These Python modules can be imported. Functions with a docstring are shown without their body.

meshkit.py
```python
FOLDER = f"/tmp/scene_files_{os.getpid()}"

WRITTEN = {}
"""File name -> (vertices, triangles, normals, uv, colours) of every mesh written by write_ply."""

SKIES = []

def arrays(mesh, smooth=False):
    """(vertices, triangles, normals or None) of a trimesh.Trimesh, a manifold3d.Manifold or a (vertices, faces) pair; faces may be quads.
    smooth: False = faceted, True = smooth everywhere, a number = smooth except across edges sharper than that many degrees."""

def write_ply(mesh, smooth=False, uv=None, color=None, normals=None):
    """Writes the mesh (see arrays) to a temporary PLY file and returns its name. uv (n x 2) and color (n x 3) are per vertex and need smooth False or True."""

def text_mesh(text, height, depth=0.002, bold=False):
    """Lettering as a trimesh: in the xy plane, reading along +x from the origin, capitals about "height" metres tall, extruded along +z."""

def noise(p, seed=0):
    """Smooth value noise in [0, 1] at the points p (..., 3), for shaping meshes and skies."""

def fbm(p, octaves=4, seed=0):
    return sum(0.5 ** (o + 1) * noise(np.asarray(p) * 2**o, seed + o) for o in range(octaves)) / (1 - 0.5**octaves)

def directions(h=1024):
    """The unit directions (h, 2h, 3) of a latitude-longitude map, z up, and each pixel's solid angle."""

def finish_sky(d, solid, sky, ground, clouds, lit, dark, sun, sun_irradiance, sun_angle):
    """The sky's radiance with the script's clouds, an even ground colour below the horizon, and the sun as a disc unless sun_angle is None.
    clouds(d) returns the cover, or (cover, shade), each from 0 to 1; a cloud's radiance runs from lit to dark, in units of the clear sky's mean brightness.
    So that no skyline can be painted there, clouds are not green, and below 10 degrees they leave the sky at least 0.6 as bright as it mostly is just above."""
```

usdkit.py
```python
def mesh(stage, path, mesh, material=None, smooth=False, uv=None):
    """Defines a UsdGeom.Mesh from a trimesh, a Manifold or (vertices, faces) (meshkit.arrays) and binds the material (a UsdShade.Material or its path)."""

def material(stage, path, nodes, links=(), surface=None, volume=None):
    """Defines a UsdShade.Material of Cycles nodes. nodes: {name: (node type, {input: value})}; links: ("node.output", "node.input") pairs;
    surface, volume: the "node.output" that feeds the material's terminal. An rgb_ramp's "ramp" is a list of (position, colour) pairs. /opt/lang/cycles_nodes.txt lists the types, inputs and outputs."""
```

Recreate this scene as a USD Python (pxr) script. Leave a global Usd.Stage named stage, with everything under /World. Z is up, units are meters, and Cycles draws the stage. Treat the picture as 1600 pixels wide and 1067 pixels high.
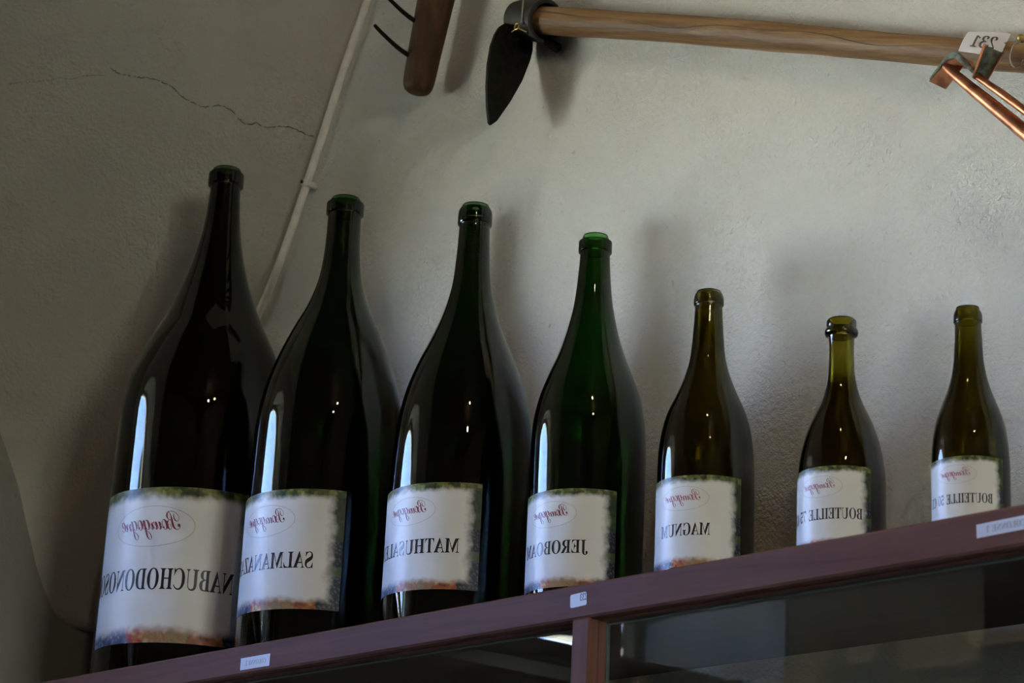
import math
import numpy as np
import trimesh
from scipy.interpolate import PchipInterpolator
from scipy.spatial import cKDTree
from shapely import affinity
from shapely.geometry import Point, Polygon, box
from shapely.ops import unary_union
import manifold3d as m3
import meshkit
import usdkit
from pxr import Gf, Sdf, Usd, UsdGeom, UsdLux, UsdShade, Vt

stage = Usd.Stage.CreateInMemory()
UsdGeom.SetStageUpAxis(stage, UsdGeom.Tokens.z)
UsdGeom.SetStageMetersPerUnit(stage, 1.0)
UsdGeom.Xform.Define(stage, '/World')
UsdGeom.Scope.Define(stage, '/World/Looks')

# ---------------------------------------------------------------- camera, sky, lamps, exposure
EYE = 1.65                      # the camera's height; the wall stands at y = WALL, x runs along it
WALL = 1.845
EXPOSURE = 2.06
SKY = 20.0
cam = UsdGeom.Camera.Define(stage, '/World/camera')
pitch, roll, head = math.radians(18.2026), math.radians(2.65885), math.radians(-48.263)
fw = np.array([math.sin(head) * math.cos(pitch), math.cos(head) * math.cos(pitch), math.sin(pitch)])
r0 = np.array([math.cos(head), -math.sin(head), 0.0])
u0 = np.cross(r0, fw)
rt, up = math.cos(roll) * r0 + math.sin(roll) * u0, -math.sin(roll) * r0 + math.cos(roll) * u0
cam.AddTransformOp().Set(Gf.Matrix4d(*rt, 0, *up, 0, *(-fw), 0, 0, 0, EYE, 1))
cam.CreateHorizontalApertureAttr(22.3)
cam.CreateVerticalApertureAttr(22.3 * 1067 / 1600)
cam.CreateFocalLengthAttr(3560.3 / 1600 * 22.3)
cam.CreateClippingRangeAttr(Gf.Vec2f(0.05, 200))
cam.CreateExposureAttr(EXPOSURE)
cam.CreateFStopAttr(8.0)
cam.CreateFocusDistanceAttr(2.55)

# clear blue sky, paler towards the horizon, over pale sunlit ground
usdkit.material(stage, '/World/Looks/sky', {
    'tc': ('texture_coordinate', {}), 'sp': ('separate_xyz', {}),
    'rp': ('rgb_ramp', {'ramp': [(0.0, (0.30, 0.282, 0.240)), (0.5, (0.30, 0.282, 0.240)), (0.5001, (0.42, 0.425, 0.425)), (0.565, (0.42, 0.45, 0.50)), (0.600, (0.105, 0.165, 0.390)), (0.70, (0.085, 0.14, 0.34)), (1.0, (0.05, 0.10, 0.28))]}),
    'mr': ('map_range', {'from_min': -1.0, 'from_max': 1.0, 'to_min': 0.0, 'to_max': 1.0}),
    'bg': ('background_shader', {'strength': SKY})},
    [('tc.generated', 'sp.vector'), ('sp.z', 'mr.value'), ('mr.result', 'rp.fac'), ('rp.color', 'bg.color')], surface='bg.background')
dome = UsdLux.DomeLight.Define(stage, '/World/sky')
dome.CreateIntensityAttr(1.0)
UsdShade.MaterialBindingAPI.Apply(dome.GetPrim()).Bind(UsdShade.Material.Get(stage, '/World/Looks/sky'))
LAMP = 105.0                     # strength of the warm bulbs (built as lamps further down)


# ---------------------------------------------------------------- helpers
used = {}


def numbered(parent, name):
    k = used.get((parent, name), 0)
    used[(parent, name)] = k + 1
    return f'{parent}/{name}' if k == 0 else f'{parent}/{name}_{k:03d}'


def data(prim, **kw):
    for k, v in kw.items():
        if v:
            prim.SetCustomDataByKey(k, v)
    return prim


def thing(name, label=None, category=None, group=None, kind=None, at=(0, 0, 0), parent='/World'):
    x = UsdGeom.Xform.Define(stage, numbered(parent, name))
    if tuple(at) != (0, 0, 0):
        x.AddTranslateOp().Set(Gf.Vec3d(*map(float, at)))
    return data(x.GetPrim(), label=label, category=category, group=group, kind=kind)


def part(name, mesh, mat, parent='/World', smooth=False, label=None, category=None, group=None, kind=None, at=(0, 0, 0), art=None, uv=None):
    """One Mesh prim. The mesh is given in world coordinates; at is the place of the thing it belongs to."""
    parent = parent if isinstance(parent, str) else str(parent.GetPath())
    v, f, n = meshkit.arrays(mesh, smooth)
    v = np.asarray(v) - np.asarray(at, float)
    path = numbered(parent, name)
    m = usdkit.mesh(stage, path, (v, f), M[mat], False, uv)
    if n is not None:
        m.CreateNormalsAttr(Vt.Vec3fArray.FromNumpy(np.asarray(n, np.float32)))
        m.SetNormalsInterpolation('vertex')
    if art is not None:
        UsdGeom.PrimvarsAPI(m).CreatePrimvar('art', Sdf.ValueTypeNames.Color3fArray, 'vertex').Set(Vt.Vec3fArray.FromNumpy(np.asarray(art, np.float32)))
    return data(m.GetPrim(), label=label, category=category, group=group, kind=kind)


def join(*ms):
    return trimesh.util.concatenate([m if isinstance(m, trimesh.Trimesh) else tm(m) for m in ms])


def tm(m):
    v, f, _ = meshkit.arrays(m)
    return trimesh.Trimesh(v, f, process=False)


def bevel_box(x0, x1, y0, y1, z0, z1, b=0.002):
    """A box whose edges are chamfered."""
    b = min(b, (x1 - x0) / 2.01, (y1 - y0) / 2.01, (z1 - z0) / 2.01)
    p = []
    for a in (x0, x1):
        for c in (y0, y1):
            for d in (z0, z1):
                sx, sy, sz = (b if a == x0 else -b), (b if c == y0 else -b), (b if d == z0 else -b)
                p += [(a, c + sy, d + sz), (a + sx, c, d + sz), (a + sx, c + sy, d)]
    return tm(m3.Manifold.hull_points(np.array(p)))


def hull(points, radii, seg=20):
    s = []
    for p, r in zip(points, np.broadcast_to(radii, (len(points),))):
        s.append(m3.Manifold.sphere(float(r), seg).translate(tuple(map(float, p))))
    return m3.Manifold.batch_hull(s)


def frames(p):
    p = np.asarray(p, float)
    t = np.gradient(p, axis=0)
    t /= np.linalg.norm(t, axis=1, keepdims=True)
    a = np.zeros_like(p)
    ref = np.array([0, 0, 1.0]) if abs(t[0, 2]) < 0.9 else np.array([0, 1.0, 0])
    for i in range(len(p)):
        v = ref - t[i] * (ref @ t[i])
        a[i] = v / np.linalg.norm(v)
        ref = a[i]
    return p, t, a, np.cross(t, a)


def tube(points, radii, seg=20, wobble=0.0, seed=0, flat=1.0):
    """A closed, capped tube along a polyline."""
    p, t, a, b = frames(points)
    r = np.broadcast_to(np.asarray(radii, float), (len(p),))
    ang = np.linspace(0, 2 * np.pi, seg, endpoint=False)
    v = p[:, None] + r[:, None, None] * (np.cos(ang)[None, :, None] * a[:, None] + flat * np.sin(ang)[None, :, None] * b[:, None])
    if wobble:
        d = (meshkit.fbm(v * 22.0, 3, seed) - 0.5)[..., None] * wobble
        c = v - p[:, None]
        v = v + d * c / np.maximum(np.linalg.norm(c, axis=-1, keepdims=True), 1e-9)
    n = len(p)
    i, j = np.meshgrid(np.arange(n - 1), np.arange(seg), indexing='ij')
    q = np.stack([i * seg + j, (i + 1) * seg + j, (i + 1) * seg + (j + 1) % seg, i * seg + (j + 1) % seg], -1).reshape(-1, 4)[:, ::-1]
    f = np.vstack([q[:, [0, 1, 2]], q[:, [0, 2, 3]]])
    v = np.vstack([v.reshape(-1, 3), p[0], p[-1]])
    k = np.arange(seg)
    f = np.vstack([f, np.stack([np.full(seg, n * seg), k, (k + 1) % seg], 1)[:, ::-1] , np.stack([np.full(seg, n * seg + 1), (n - 1) * seg + (k + 1) % seg, (n - 1) * seg + k], 1)[:, ::-1]])
    m = trimesh.Trimesh(v, f, process=False)
    if m.volume < 0:
        m.invert()
    return m


def spline(points, n):
    p = np.asarray(points, float)
    s = np.r_[0, np.cumsum(np.linalg.norm(np.diff(p, axis=0), axis=1))]
    u = np.linspace(0, s[-1], n)
    return np.stack([PchipInterpolator(s, p[:, k])(u) for k in range(p.shape[1])], 1)


def lathe(profile, seg=96):
    """Revolves (r, z) pairs about the z axis; the ends of the profile lie on the axis."""
    p = np.asarray(profile, float)
    ang = np.linspace(0, 2 * np.pi, seg, endpoint=False)
    ring = p[1:-1]
    v = np.stack([ring[:, 0][:, None] * np.cos(ang), ring[:, 0][:, None] * np.sin(ang), np.repeat(ring[:, 1][:, None], seg, 1)], -1)
    n = len(ring)
    i, j = np.meshgrid(np.arange(n - 1), np.arange(seg), indexing='ij')
    q = np.stack([i * seg + j, i * seg + (j + 1) % seg, (i + 1) * seg + (j + 1) % seg, (i + 1) * seg + j], -1).reshape(-1, 4)
    f = np.vstack([q[:, [0, 1, 2]], q[:, [0, 2, 3]]])
    k = np.arange(seg)
    v = np.vstack([v.reshape(-1, 3), [0, 0, p[0, 1]], [0, 0, p[-1, 1]]])
    f = np.vstack([f, np.stack([np.full(seg, n * seg), (k + 1) % seg, k], 1), np.stack([np.full(seg, n * seg + 1), (n - 1) * seg + k, (n - 1) * seg + (k + 1) % seg], 1)])
    m = trimesh.Trimesh(v, f, process=False)
    if m.volume < 0:
        m.invert()
    return m


# lettering: outlines (capital height 500), strokes of a bold serif face and of a script face
GLYPHS = {
    'N': (542, '20,482 20,500 173,500 428,189 430,192 428,443 422,460 410,472 395,478 363,482 363,500 528,500 526,482 502,480 483,472 473,462 465,441 463,-11 439,-9 120,379 118,377 118,63 126,40 136,30 162,20 181,20 183,0 20,0 20,18 50,22 62,26 73,36 79,48 83,65 83,426 60,455 40,475'),
    'A': (480, '-9,20 2,20 19,28 38,49 51,75 225,511 231,513 247,511 426,84 454,34 466,24 487,20 487,0 251,0 253,20 271,20 294,26 306,34 312,46 302,84 280,139 275,146 117,146 113,143 87,80 81,52 85,38 95,28 118,20 140,20 140,0 -9,0/127,181 129,177 264,178 195,345 190,342'),
    'B': (487, '17,482 17,500 280,500 325,494 360,485 391,470 411,454 428,428 435,400 435,371 426,338 417,323 386,295 358,282 328,275 326,272 332,268 378,255 415,234 437,214 454,184 459,162 459,124 456,105 439,68 415,42 397,30 371,17 332,6 308,2 18,0 18,18 45,22 62,30 75,45 81,67 81,431 77,451 72,462 60,474 35,482/199,251 203,47 215,32 227,28 247,26 273,30 292,37 311,54 321,71 330,115 330,164 326,187 311,221 298,234 277,245 247,253 225,255 203,255/199,279 201,277 227,277 264,284 283,294 293,303 306,326 314,373 310,419 304,438 295,455 285,465 270,472 256,476 221,476 211,472 203,460 199,435'),
    'U': (541, '17,482 17,500 264,500 264,482 232,478 217,472 205,460 199,441 199,124 209,82 222,58 239,41 256,32 277,26 315,24 358,33 385,48 402,65 419,95 430,142 432,420 430,437 422,458 411,470 384,480 362,482 362,500 520,500 520,482 494,476 481,468 474,462 467,445 465,186 459,127 452,96 437,61 426,44 402,20 365,0 323,-11 284,-15 232,-13 185,-4 161,6 137,20 114,42 94,79 87,103 81,137 79,439 74,456 62,470 39,480'),
    'C': (515, '30,218 31,299 37,327 48,360 65,393 89,426 116,454 138,470 185,494 221,506 257,511 306,511 330,507 387,491 413,480 430,478 450,488 459,505 459,511 480,511 480,339 459,341 454,359 426,409 414,424 377,459 344,478 327,483 306,487 277,487 258,483 235,474 224,466 202,444 187,420 177,397 162,332 159,297 159,207 162,173 170,138 181,106 205,67 232,45 267,30 290,26 334,28 368,37 399,52 431,74 472,116 491,100 489,92 454,52 415,22 382,6 354,-4 314,-11 251,-11 225,-7 186,4 151,20 111,50 94,66 70,98 54,127 42,155'),
    'H': (576, '17,0 17,18 56,26 71,38 77,50 81,67 81,435 77,451 66,468 46,478 18,482 18,500 266,500 266,482 226,476 211,466 203,451 199,422 199,279 203,275 372,275 376,278 376,422 373,452 365,466 349,476 310,482 310,500 557,500 557,482 529,478 508,468 498,453 494,437 494,67 504,40 514,30 531,22 557,18 557,0 310,0 310,18 346,24 357,30 371,48 376,83 376,240 372,244 203,244 199,240 199,83 203,55 207,43 219,30 238,22 266,18 266,0'),
    'O': (577, '30,242 35,308 48,352 68,393 98,432 138,467 181,491 225,506 284,513 349,507 391,494 434,472 467,446 502,406 524,367 541,319 548,268 546,212 539,175 517,120 491,81 456,46 424,24 391,7 365,-2 317,-11 256,-11 216,-4 185,7 155,22 114,52 79,90 54,135 35,192/159,236 162,181 175,118 183,97 200,66 224,37 243,24 262,17 301,13 321,17 340,24 367,45 382,66 395,92 408,136 417,214 417,284 410,349 398,391 380,431 354,463 335,476 316,483 299,487 273,487 249,481 230,472 203,448 185,416 170,369 161,304'),
    'D': (544, '17,482 17,500 299,498 354,487 389,474 413,461 441,441 469,411 491,375 507,325 515,269 513,205 502,149 487,113 458,70 428,44 391,24 354,11 317,4 282,0 22,0 22,18 41,20 64,28 75,42 81,65 81,430 75,454 62,472 44,480/199,72 203,47 207,39 219,30 240,26 269,28 305,39 330,56 352,84 367,116 380,168 386,225 386,277 380,334 369,380 348,423 320,453 298,467 273,474 233,476 217,472 205,460 201,447'),
    'S': (428, '48,173 70,172 72,157 83,121 102,82 122,54 145,35 167,24 186,18 232,17 255,22 270,30 289,47 301,66 306,87 306,109 295,137 268,164 138,231 103,256 87,273 72,293 57,332 55,341 57,400 65,426 74,445 89,465 116,489 151,506 197,513 232,511 264,506 321,489 335,489 346,497 352,513 373,513 373,351 354,351 347,377 332,408 309,440 293,457 272,472 242,485 203,489 165,478 142,457 135,441 131,424 135,394 143,379 163,358 189,342 317,280 341,264 369,236 376,225 386,207 393,179 395,129 384,83 365,52 341,28 323,15 295,2 262,-7 234,-11 173,-9 148,-4 107,11 85,13 72,3 68,-11 48,-11'),
    'L': (469, '17,0 17,18 56,26 71,38 77,50 81,67 81,437 74,460 62,472 43,480 18,482 18,500 275,500 275,482 238,480 219,472 209,462 201,441 199,83 203,53 207,43 213,37 221,33 249,30 306,33 349,44 387,67 411,93 435,134 448,170 469,170 441,0'),
    'M': (697, '15,0 15,18 54,26 73,41 79,55 83,76 81,447 77,458 67,470 43,480 17,482 17,500 205,498 332,193 345,164 348,162 354,169 371,208 493,500 679,500 679,483 658,480 636,470 624,458 616,435 616,65 620,48 626,36 642,24 677,18 677,0 435,0 437,20 460,22 481,30 490,40 498,61 500,426 498,429 495,427 487,410 317,0 297,0 292,9 123,410 121,415 117,415 116,69 118,57 128,36 138,28 160,20 186,18 186,0'),
    'Z': (485, '22,13 301,469 299,472 210,472 181,469 152,461 123,444 100,420 80,382 68,349 50,347 50,369 63,500 446,500 446,485 171,34 173,31 299,33 327,39 364,54 392,74 420,110 437,145 446,179 465,181 448,2 22,0'),
    'R': (520, '17,0 17,18 56,26 71,38 77,50 81,67 81,435 77,451 66,468 46,478 18,482 18,500 303,498 347,491 382,480 408,467 423,456 443,432 456,400 458,347 452,325 439,301 423,282 402,268 380,256 350,247 349,242 486,39 499,26 511,20 528,18 528,0 371,0 221,232 199,230 201,63 207,44 219,30 238,22 266,18 266,0/201,258 238,256 281,266 298,275 313,290 326,315 334,355 334,382 328,415 315,444 300,459 277,470 256,474 225,472 213,468 203,454 199,430'),
    'T': (465, '11,500 450,500 450,349 432,349 430,371 419,406 405,429 383,451 360,465 336,472 313,476 290,474 290,68 295,46 307,30 325,22 360,18 360,0 101,0 101,18 126,20 149,28 162,42 170,63 172,474 148,476 118,470 95,461 76,448 58,427 43,399 35,375 31,349 13,349'),
    'E': (485, '15,0 15,18 50,22 64,28 71,36 79,51 83,74 81,437 77,453 65,470 44,480 18,482 18,500 439,500 437,351 421,352 417,378 409,401 394,427 377,444 355,457 317,469 289,472 227,472 213,468 205,460 201,446 202,270 246,273 280,290 295,309 304,328 314,360 316,378 334,380 334,129 316,131 312,164 304,190 285,221 276,229 249,240 231,244 202,243 201,59 209,41 229,31 248,30 291,31 327,37 351,44 388,65 409,84 435,121 452,157 472,157 443,0'),
    'J': (363, '-4,13 -2,46 11,66 18,74 35,81 65,81 81,74 94,61 101,42 100,11 85,-17 85,-30 91,-38 105,-44 133,-42 149,-32 160,-6 162,8 161,435 151,460 139,470 120,478 87,482 87,500 345,500 345,482 323,480 298,470 290,462 282,441 280,74 273,30 264,4 251,-18 236,-35 220,-48 188,-63 155,-70 105,-72 63,-63 28,-42 7,-18'),
    'G': (557, '30,240 31,288 37,321 57,378 77,411 92,430 114,452 138,470 194,498 220,506 255,511 323,509 376,496 417,480 433,480 440,482 450,492 459,511 480,511 480,338 461,338 437,392 420,416 389,450 359,470 319,485 281,487 254,481 226,466 196,432 183,406 173,378 166,343 161,293 161,211 168,153 177,118 196,77 209,58 228,39 256,22 282,15 324,15 342,19 359,28 373,49 376,67 376,155 372,170 361,188 338,197 303,199 303,218 550,218 550,199 531,199 507,192 499,184 493,170 491,31 421,6 382,-4 323,-11 249,-9 205,0 170,13 146,26 114,48 90,72 66,105 50,138 39,172'),
    'I': (286, '15,18 45,24 62,32 75,45 81,61 83,435 79,454 69,470 44,480 15,482 15,500 269,500 268,482 232,478 213,468 205,456 201,441 201,66 207,46 215,35 232,26 257,20 269,20 269,0 15,0'),
    '0': (413, '26,314 35,382 44,417 55,445 76,478 90,494 114,513 133,522 164,531 216,535 238,533 269,526 293,515 312,502 338,474 363,426 378,375 387,299 386,205 376,146 365,107 354,81 328,42 304,20 275,4 227,-7 186,-7 161,-4 127,7 103,22 77,48 65,66 42,118 28,196/140,198 149,112 159,79 166,64 178,50 199,41 214,41 233,48 245,60 253,73 266,125 273,213 273,315 268,389 258,439 243,470 230,481 220,485 205,487 182,479 164,460 153,432 146,393 140,330'),
    '1': (413, '31,435 72,448 110,467 194,530 279,530 280,66 288,49 300,41 376,39 376,0 72,0 72,39 146,41 152,43 164,54 168,66 170,451 165,451 146,428 113,395 83,380 59,382 41,397 33,411'),
    '2': (413, '26,77 156,209 206,270 221,294 238,332 245,362 249,393 249,421 245,445 232,471 215,485 203,489 179,489 156,479 144,468 137,454 125,411 124,362 92,363 66,371 42,387 31,410 30,450 39,474 59,498 81,513 114,526 138,531 181,535 229,533 275,524 304,511 336,485 345,472 356,448 360,430 360,393 351,358 323,310 288,268 218,196 132,116 101,83 276,81 286,83 307,94 321,110 328,127 334,155 378,155 375,0 26,0'),
    '3': (413, '20,74 22,100 33,120 48,131 61,137 83,138 85,114 92,90 102,75 113,63 132,52 160,44 186,44 205,48 232,61 249,80 260,107 266,146 264,172 254,198 248,208 222,232 203,242 183,247 105,249 105,295 166,295 185,299 210,310 230,333 238,348 245,374 247,420 242,447 228,471 217,481 197,489 173,489 152,479 141,466 131,447 124,409 122,375 107,375 63,384 44,395 35,406 28,423 26,445 31,469 39,482 59,502 83,517 124,530 149,533 201,535 251,530 279,522 315,504 339,482 352,459 358,443 360,395 356,378 343,349 321,323 292,301 256,282 258,279 301,266 330,249 356,225 371,201 378,172 378,129 371,94 352,59 334,39 314,24 297,15 262,2 205,-7 151,-7 96,2 55,20 31,44'),
    '4': (413, '9,183 218,526 321,528 321,188 399,186 399,137 321,136 323,74 329,58 342,46 360,41 391,39 391,0 133,0 133,39 164,39 183,43 197,48 208,60 214,79 214,136 11,137/65,190 66,186 214,187 214,378 217,443 213,442 209,436 173,369'),
    '5': (413, '30,70 30,94 37,113 55,127 76,133 89,133 89,120 96,92 107,71 119,60 130,52 157,44 192,46 217,56 239,76 251,97 260,139 260,183 255,211 239,239 220,256 202,266 177,271 133,271 76,258 44,271 68,528 347,528 351,393 308,393 299,431 291,440 282,445 118,446 114,443 103,317 106,310 135,317 175,321 245,315 282,304 308,292 343,262 363,227 373,190 373,135 369,114 360,87 347,65 312,30 269,7 218,-6 153,-7 100,2 70,15 44,37 33,57'),
    '7': (413, '33,373 37,528 387,528 386,482 184,0 122,2 316,445 115,446 107,445 98,440 85,425 81,413 77,373'),
    'b': (618, '2,83 2,116 7,135 18,151 37,166 46,170 55,172 81,170 96,162 105,149 109,140 107,111 92,92 81,87 39,81 32,77 30,55 37,36 55,19 85,7 135,9 152,15 180,32 208,60 236,99 295,213 332,293 382,378 435,446 474,485 509,510 502,515 470,520 395,520 338,511 308,504 247,481 211,463 171,435 135,403 118,383 104,357 96,332 94,301 98,282 110,263 131,251 155,251 193,266 221,287 251,320 276,365 290,398 297,430 301,472 310,472 314,465 319,435 321,397 317,371 308,341 295,316 279,292 253,266 221,245 196,236 157,232 120,240 100,253 92,262 81,290 81,330 89,358 109,393 127,415 162,446 203,474 242,494 279,509 328,524 387,533 441,535 485,531 533,520 570,533 576,520 558,514 557,511 585,494 601,476 614,445 616,406 609,378 587,345 555,317 492,281 494,277 522,262 548,236 561,212 568,181 566,140 561,122 548,96 517,55 494,35 469,17 439,2 415,-6 387,-7 362,0 349,13 339,39 339,59 345,81 367,118 389,140 415,159 419,159 424,146 401,129 384,112 368,89 360,74 356,61 356,39 360,27 368,17 378,11 395,11 420,26 446,58 474,110 487,147 494,186 494,240 491,253 485,263 474,271 470,272 445,264 423,264 413,268 411,279 417,286 430,290 461,290 477,286 507,313 529,346 544,382 552,423 548,473 540,490 530,501 501,483 475,457 452,425 426,369 395,262 369,185 354,151 334,116 314,89 269,44 236,22 186,2 148,-6 120,-7 83,-6 61,0 42,9 22,28 9,52'),
    'o': (391, '26,122 89,197 133,242 173,271 197,284 232,295 275,295 290,292 306,282 325,260 330,244 332,221 328,197 317,162 290,105 254,55 260,54 287,67 298,74 323,100 332,96 334,90 293,54 256,37 236,35 210,15 184,0 159,-7 129,-7 107,-2 89,9 66,35 55,66 54,100 61,134 56,134 37,111 26,118/124,30 128,16 138,8 153,6 167,9 187,21 203,34 196,48 196,63 208,81 223,89 251,90 284,153 301,203 304,247 301,263 294,271 282,277 267,277 254,271 226,245 213,228 181,178 148,115 129,69'),
    'u': (400, '41,39 42,61 50,83 87,150 82,151 55,125 52,125 44,135 133,221 214,227 116,60 102,28 105,20 115,20 132,32 178,80 225,141 277,221 365,227 360,212 281,73 260,32 258,20 268,17 287,26 347,77 358,66 317,30 290,9 256,-4 234,-4 220,2 207,13 197,35 197,52 203,74 218,105 216,109 166,46 135,15 109,0 96,-4 76,-4 61,2 48,15'),
    'r': (284, '44,133 44,137 99,189 111,231 118,244 125,244 131,236 131,216 136,211 144,207 172,205 205,197 223,188 232,175 232,155 223,135 197,96 155,41 148,26 148,18 157,15 180,28 229,77 240,70 240,65 201,26 173,6 142,-6 127,-6 114,-2 101,7 90,26 89,33 90,72 103,103 120,129 140,153 171,178 174,183 114,182 57,127 52,125'),
    'g': (465, '-55,-227 -55,-207 -44,-179 -30,-159 -2,-131 39,-100 94,-65 198,-13 214,16 218,26 216,30 197,15 172,0 153,-6 127,-7 109,-4 96,4 79,26 70,57 68,92 72,111 85,143 80,143 65,125 59,127 54,133 54,137 84,169 124,218 157,251 179,268 210,284 229,290 253,293 277,293 295,290 306,284 317,273 323,258 323,245 326,243 356,286 445,286 299,28 305,28 316,35 365,77 376,70 376,66 328,26 281,-5 212,-137 184,-179 162,-207 129,-240 83,-271 55,-282 20,-288 -4,-286 -30,-273 -46,-253/122,21 128,11 140,7 167,13 199,36 232,75 264,125 288,173 304,216 308,233 308,256 304,266 298,273 282,277 261,269 231,241 213,217 181,167 151,109 129,56/-22,-249 -18,-259 -10,-267 4,-273 25,-273 47,-265 69,-247 94,-215 120,-170 186,-41 186,-37 180,-37 151,-54 78,-100 41,-130 12,-159 -9,-187 -16,-202 -22,-222'),
    'n': (426, '7,-2 99,134 116,166 116,174 109,177 99,171 55,125 46,129 42,137 90,186 133,220 151,227 161,227 170,223 181,210 186,190 186,168 177,131 179,127 236,184 264,207 293,223 306,227 328,227 341,221 356,205 362,186 362,153 356,135 332,92 286,34 283,20 290,16 309,23 344,50 371,77 382,66 336,22 306,2 290,-4 262,-4 247,4 240,11 231,28 227,44 227,65 232,87 244,109 264,138 312,195 315,206 310,210 297,208 276,197 237,166 211,140 163,82 103,0 17,-6 7,-6'),
    'e': (378, '48,135 94,190 129,227 175,262 210,280 234,290 260,295 306,295 325,288 339,271 345,251 343,225 336,203 327,186 303,159 279,140 249,124 207,107 155,96 148,87 140,61 138,33 146,12 159,6 179,7 211,21 245,43 282,77 292,70 292,66 258,35 231,15 207,2 173,-7 142,-7 120,-2 98,11 79,33 66,70 66,111 74,136 69,136 61,125 57,125/162,115 165,113 174,115 219,137 243,156 271,185 282,202 301,245 303,271 296,280 277,282 259,275 231,246 201,200 175,148'),
}



def letters(text, height, stretch=1.0, track=1.0, slant=0.0):
    """The outline of a line of text as shapely polygons, from x = 0, capitals HEIGHT tall; the width it takes."""
    x, out, s = 0.0, [], height / 500.0
    for c in text:
        if c == ' ':
            x += 260 * s * stretch
            continue
        adv, rings = GLYPHS[c]
        for poly in rings.split('|'):
            rr = [[tuple(map(int, q.split(','))) for q in ring.split()] for ring in poly.split('/')]
            g = Polygon(rr[0], rr[1:]).buffer(0)
            out.append(affinity.affine_transform(g, [s * stretch, slant * s, 0, s, x, 0]))
        x += adv * s * stretch * track
    return out, x


def flat(polys, most=None):
    """Triangles (u, v) of polygons, none longer than MOST."""
    vs, fs, k = [], [], 0
    for g in polys:
        for h in getattr(g, 'geoms', [g]):
            if h.is_empty or h.area <= 0:
                continue
            v, f = trimesh.creation.triangulate_polygon(h, engine='earcut')
            if most:
                v3, f = trimesh.remesh.subdivide_to_size(np.c_[v, np.zeros(len(v))], f, most)
                v = v3[:, :2]
            vs.append(v)
            fs.append(f + k)
            k += len(v)
    return np.vstack(vs), np.vstack(fs)


# ---------------------------------------------------------------- materials
M = {}


def look(name, nodes, links, surface='p.BSDF', volume=None):
    M[name] = usdkit.material(stage, f'/World/Looks/{name}', nodes, links, surface=surface, volume=volume)


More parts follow.
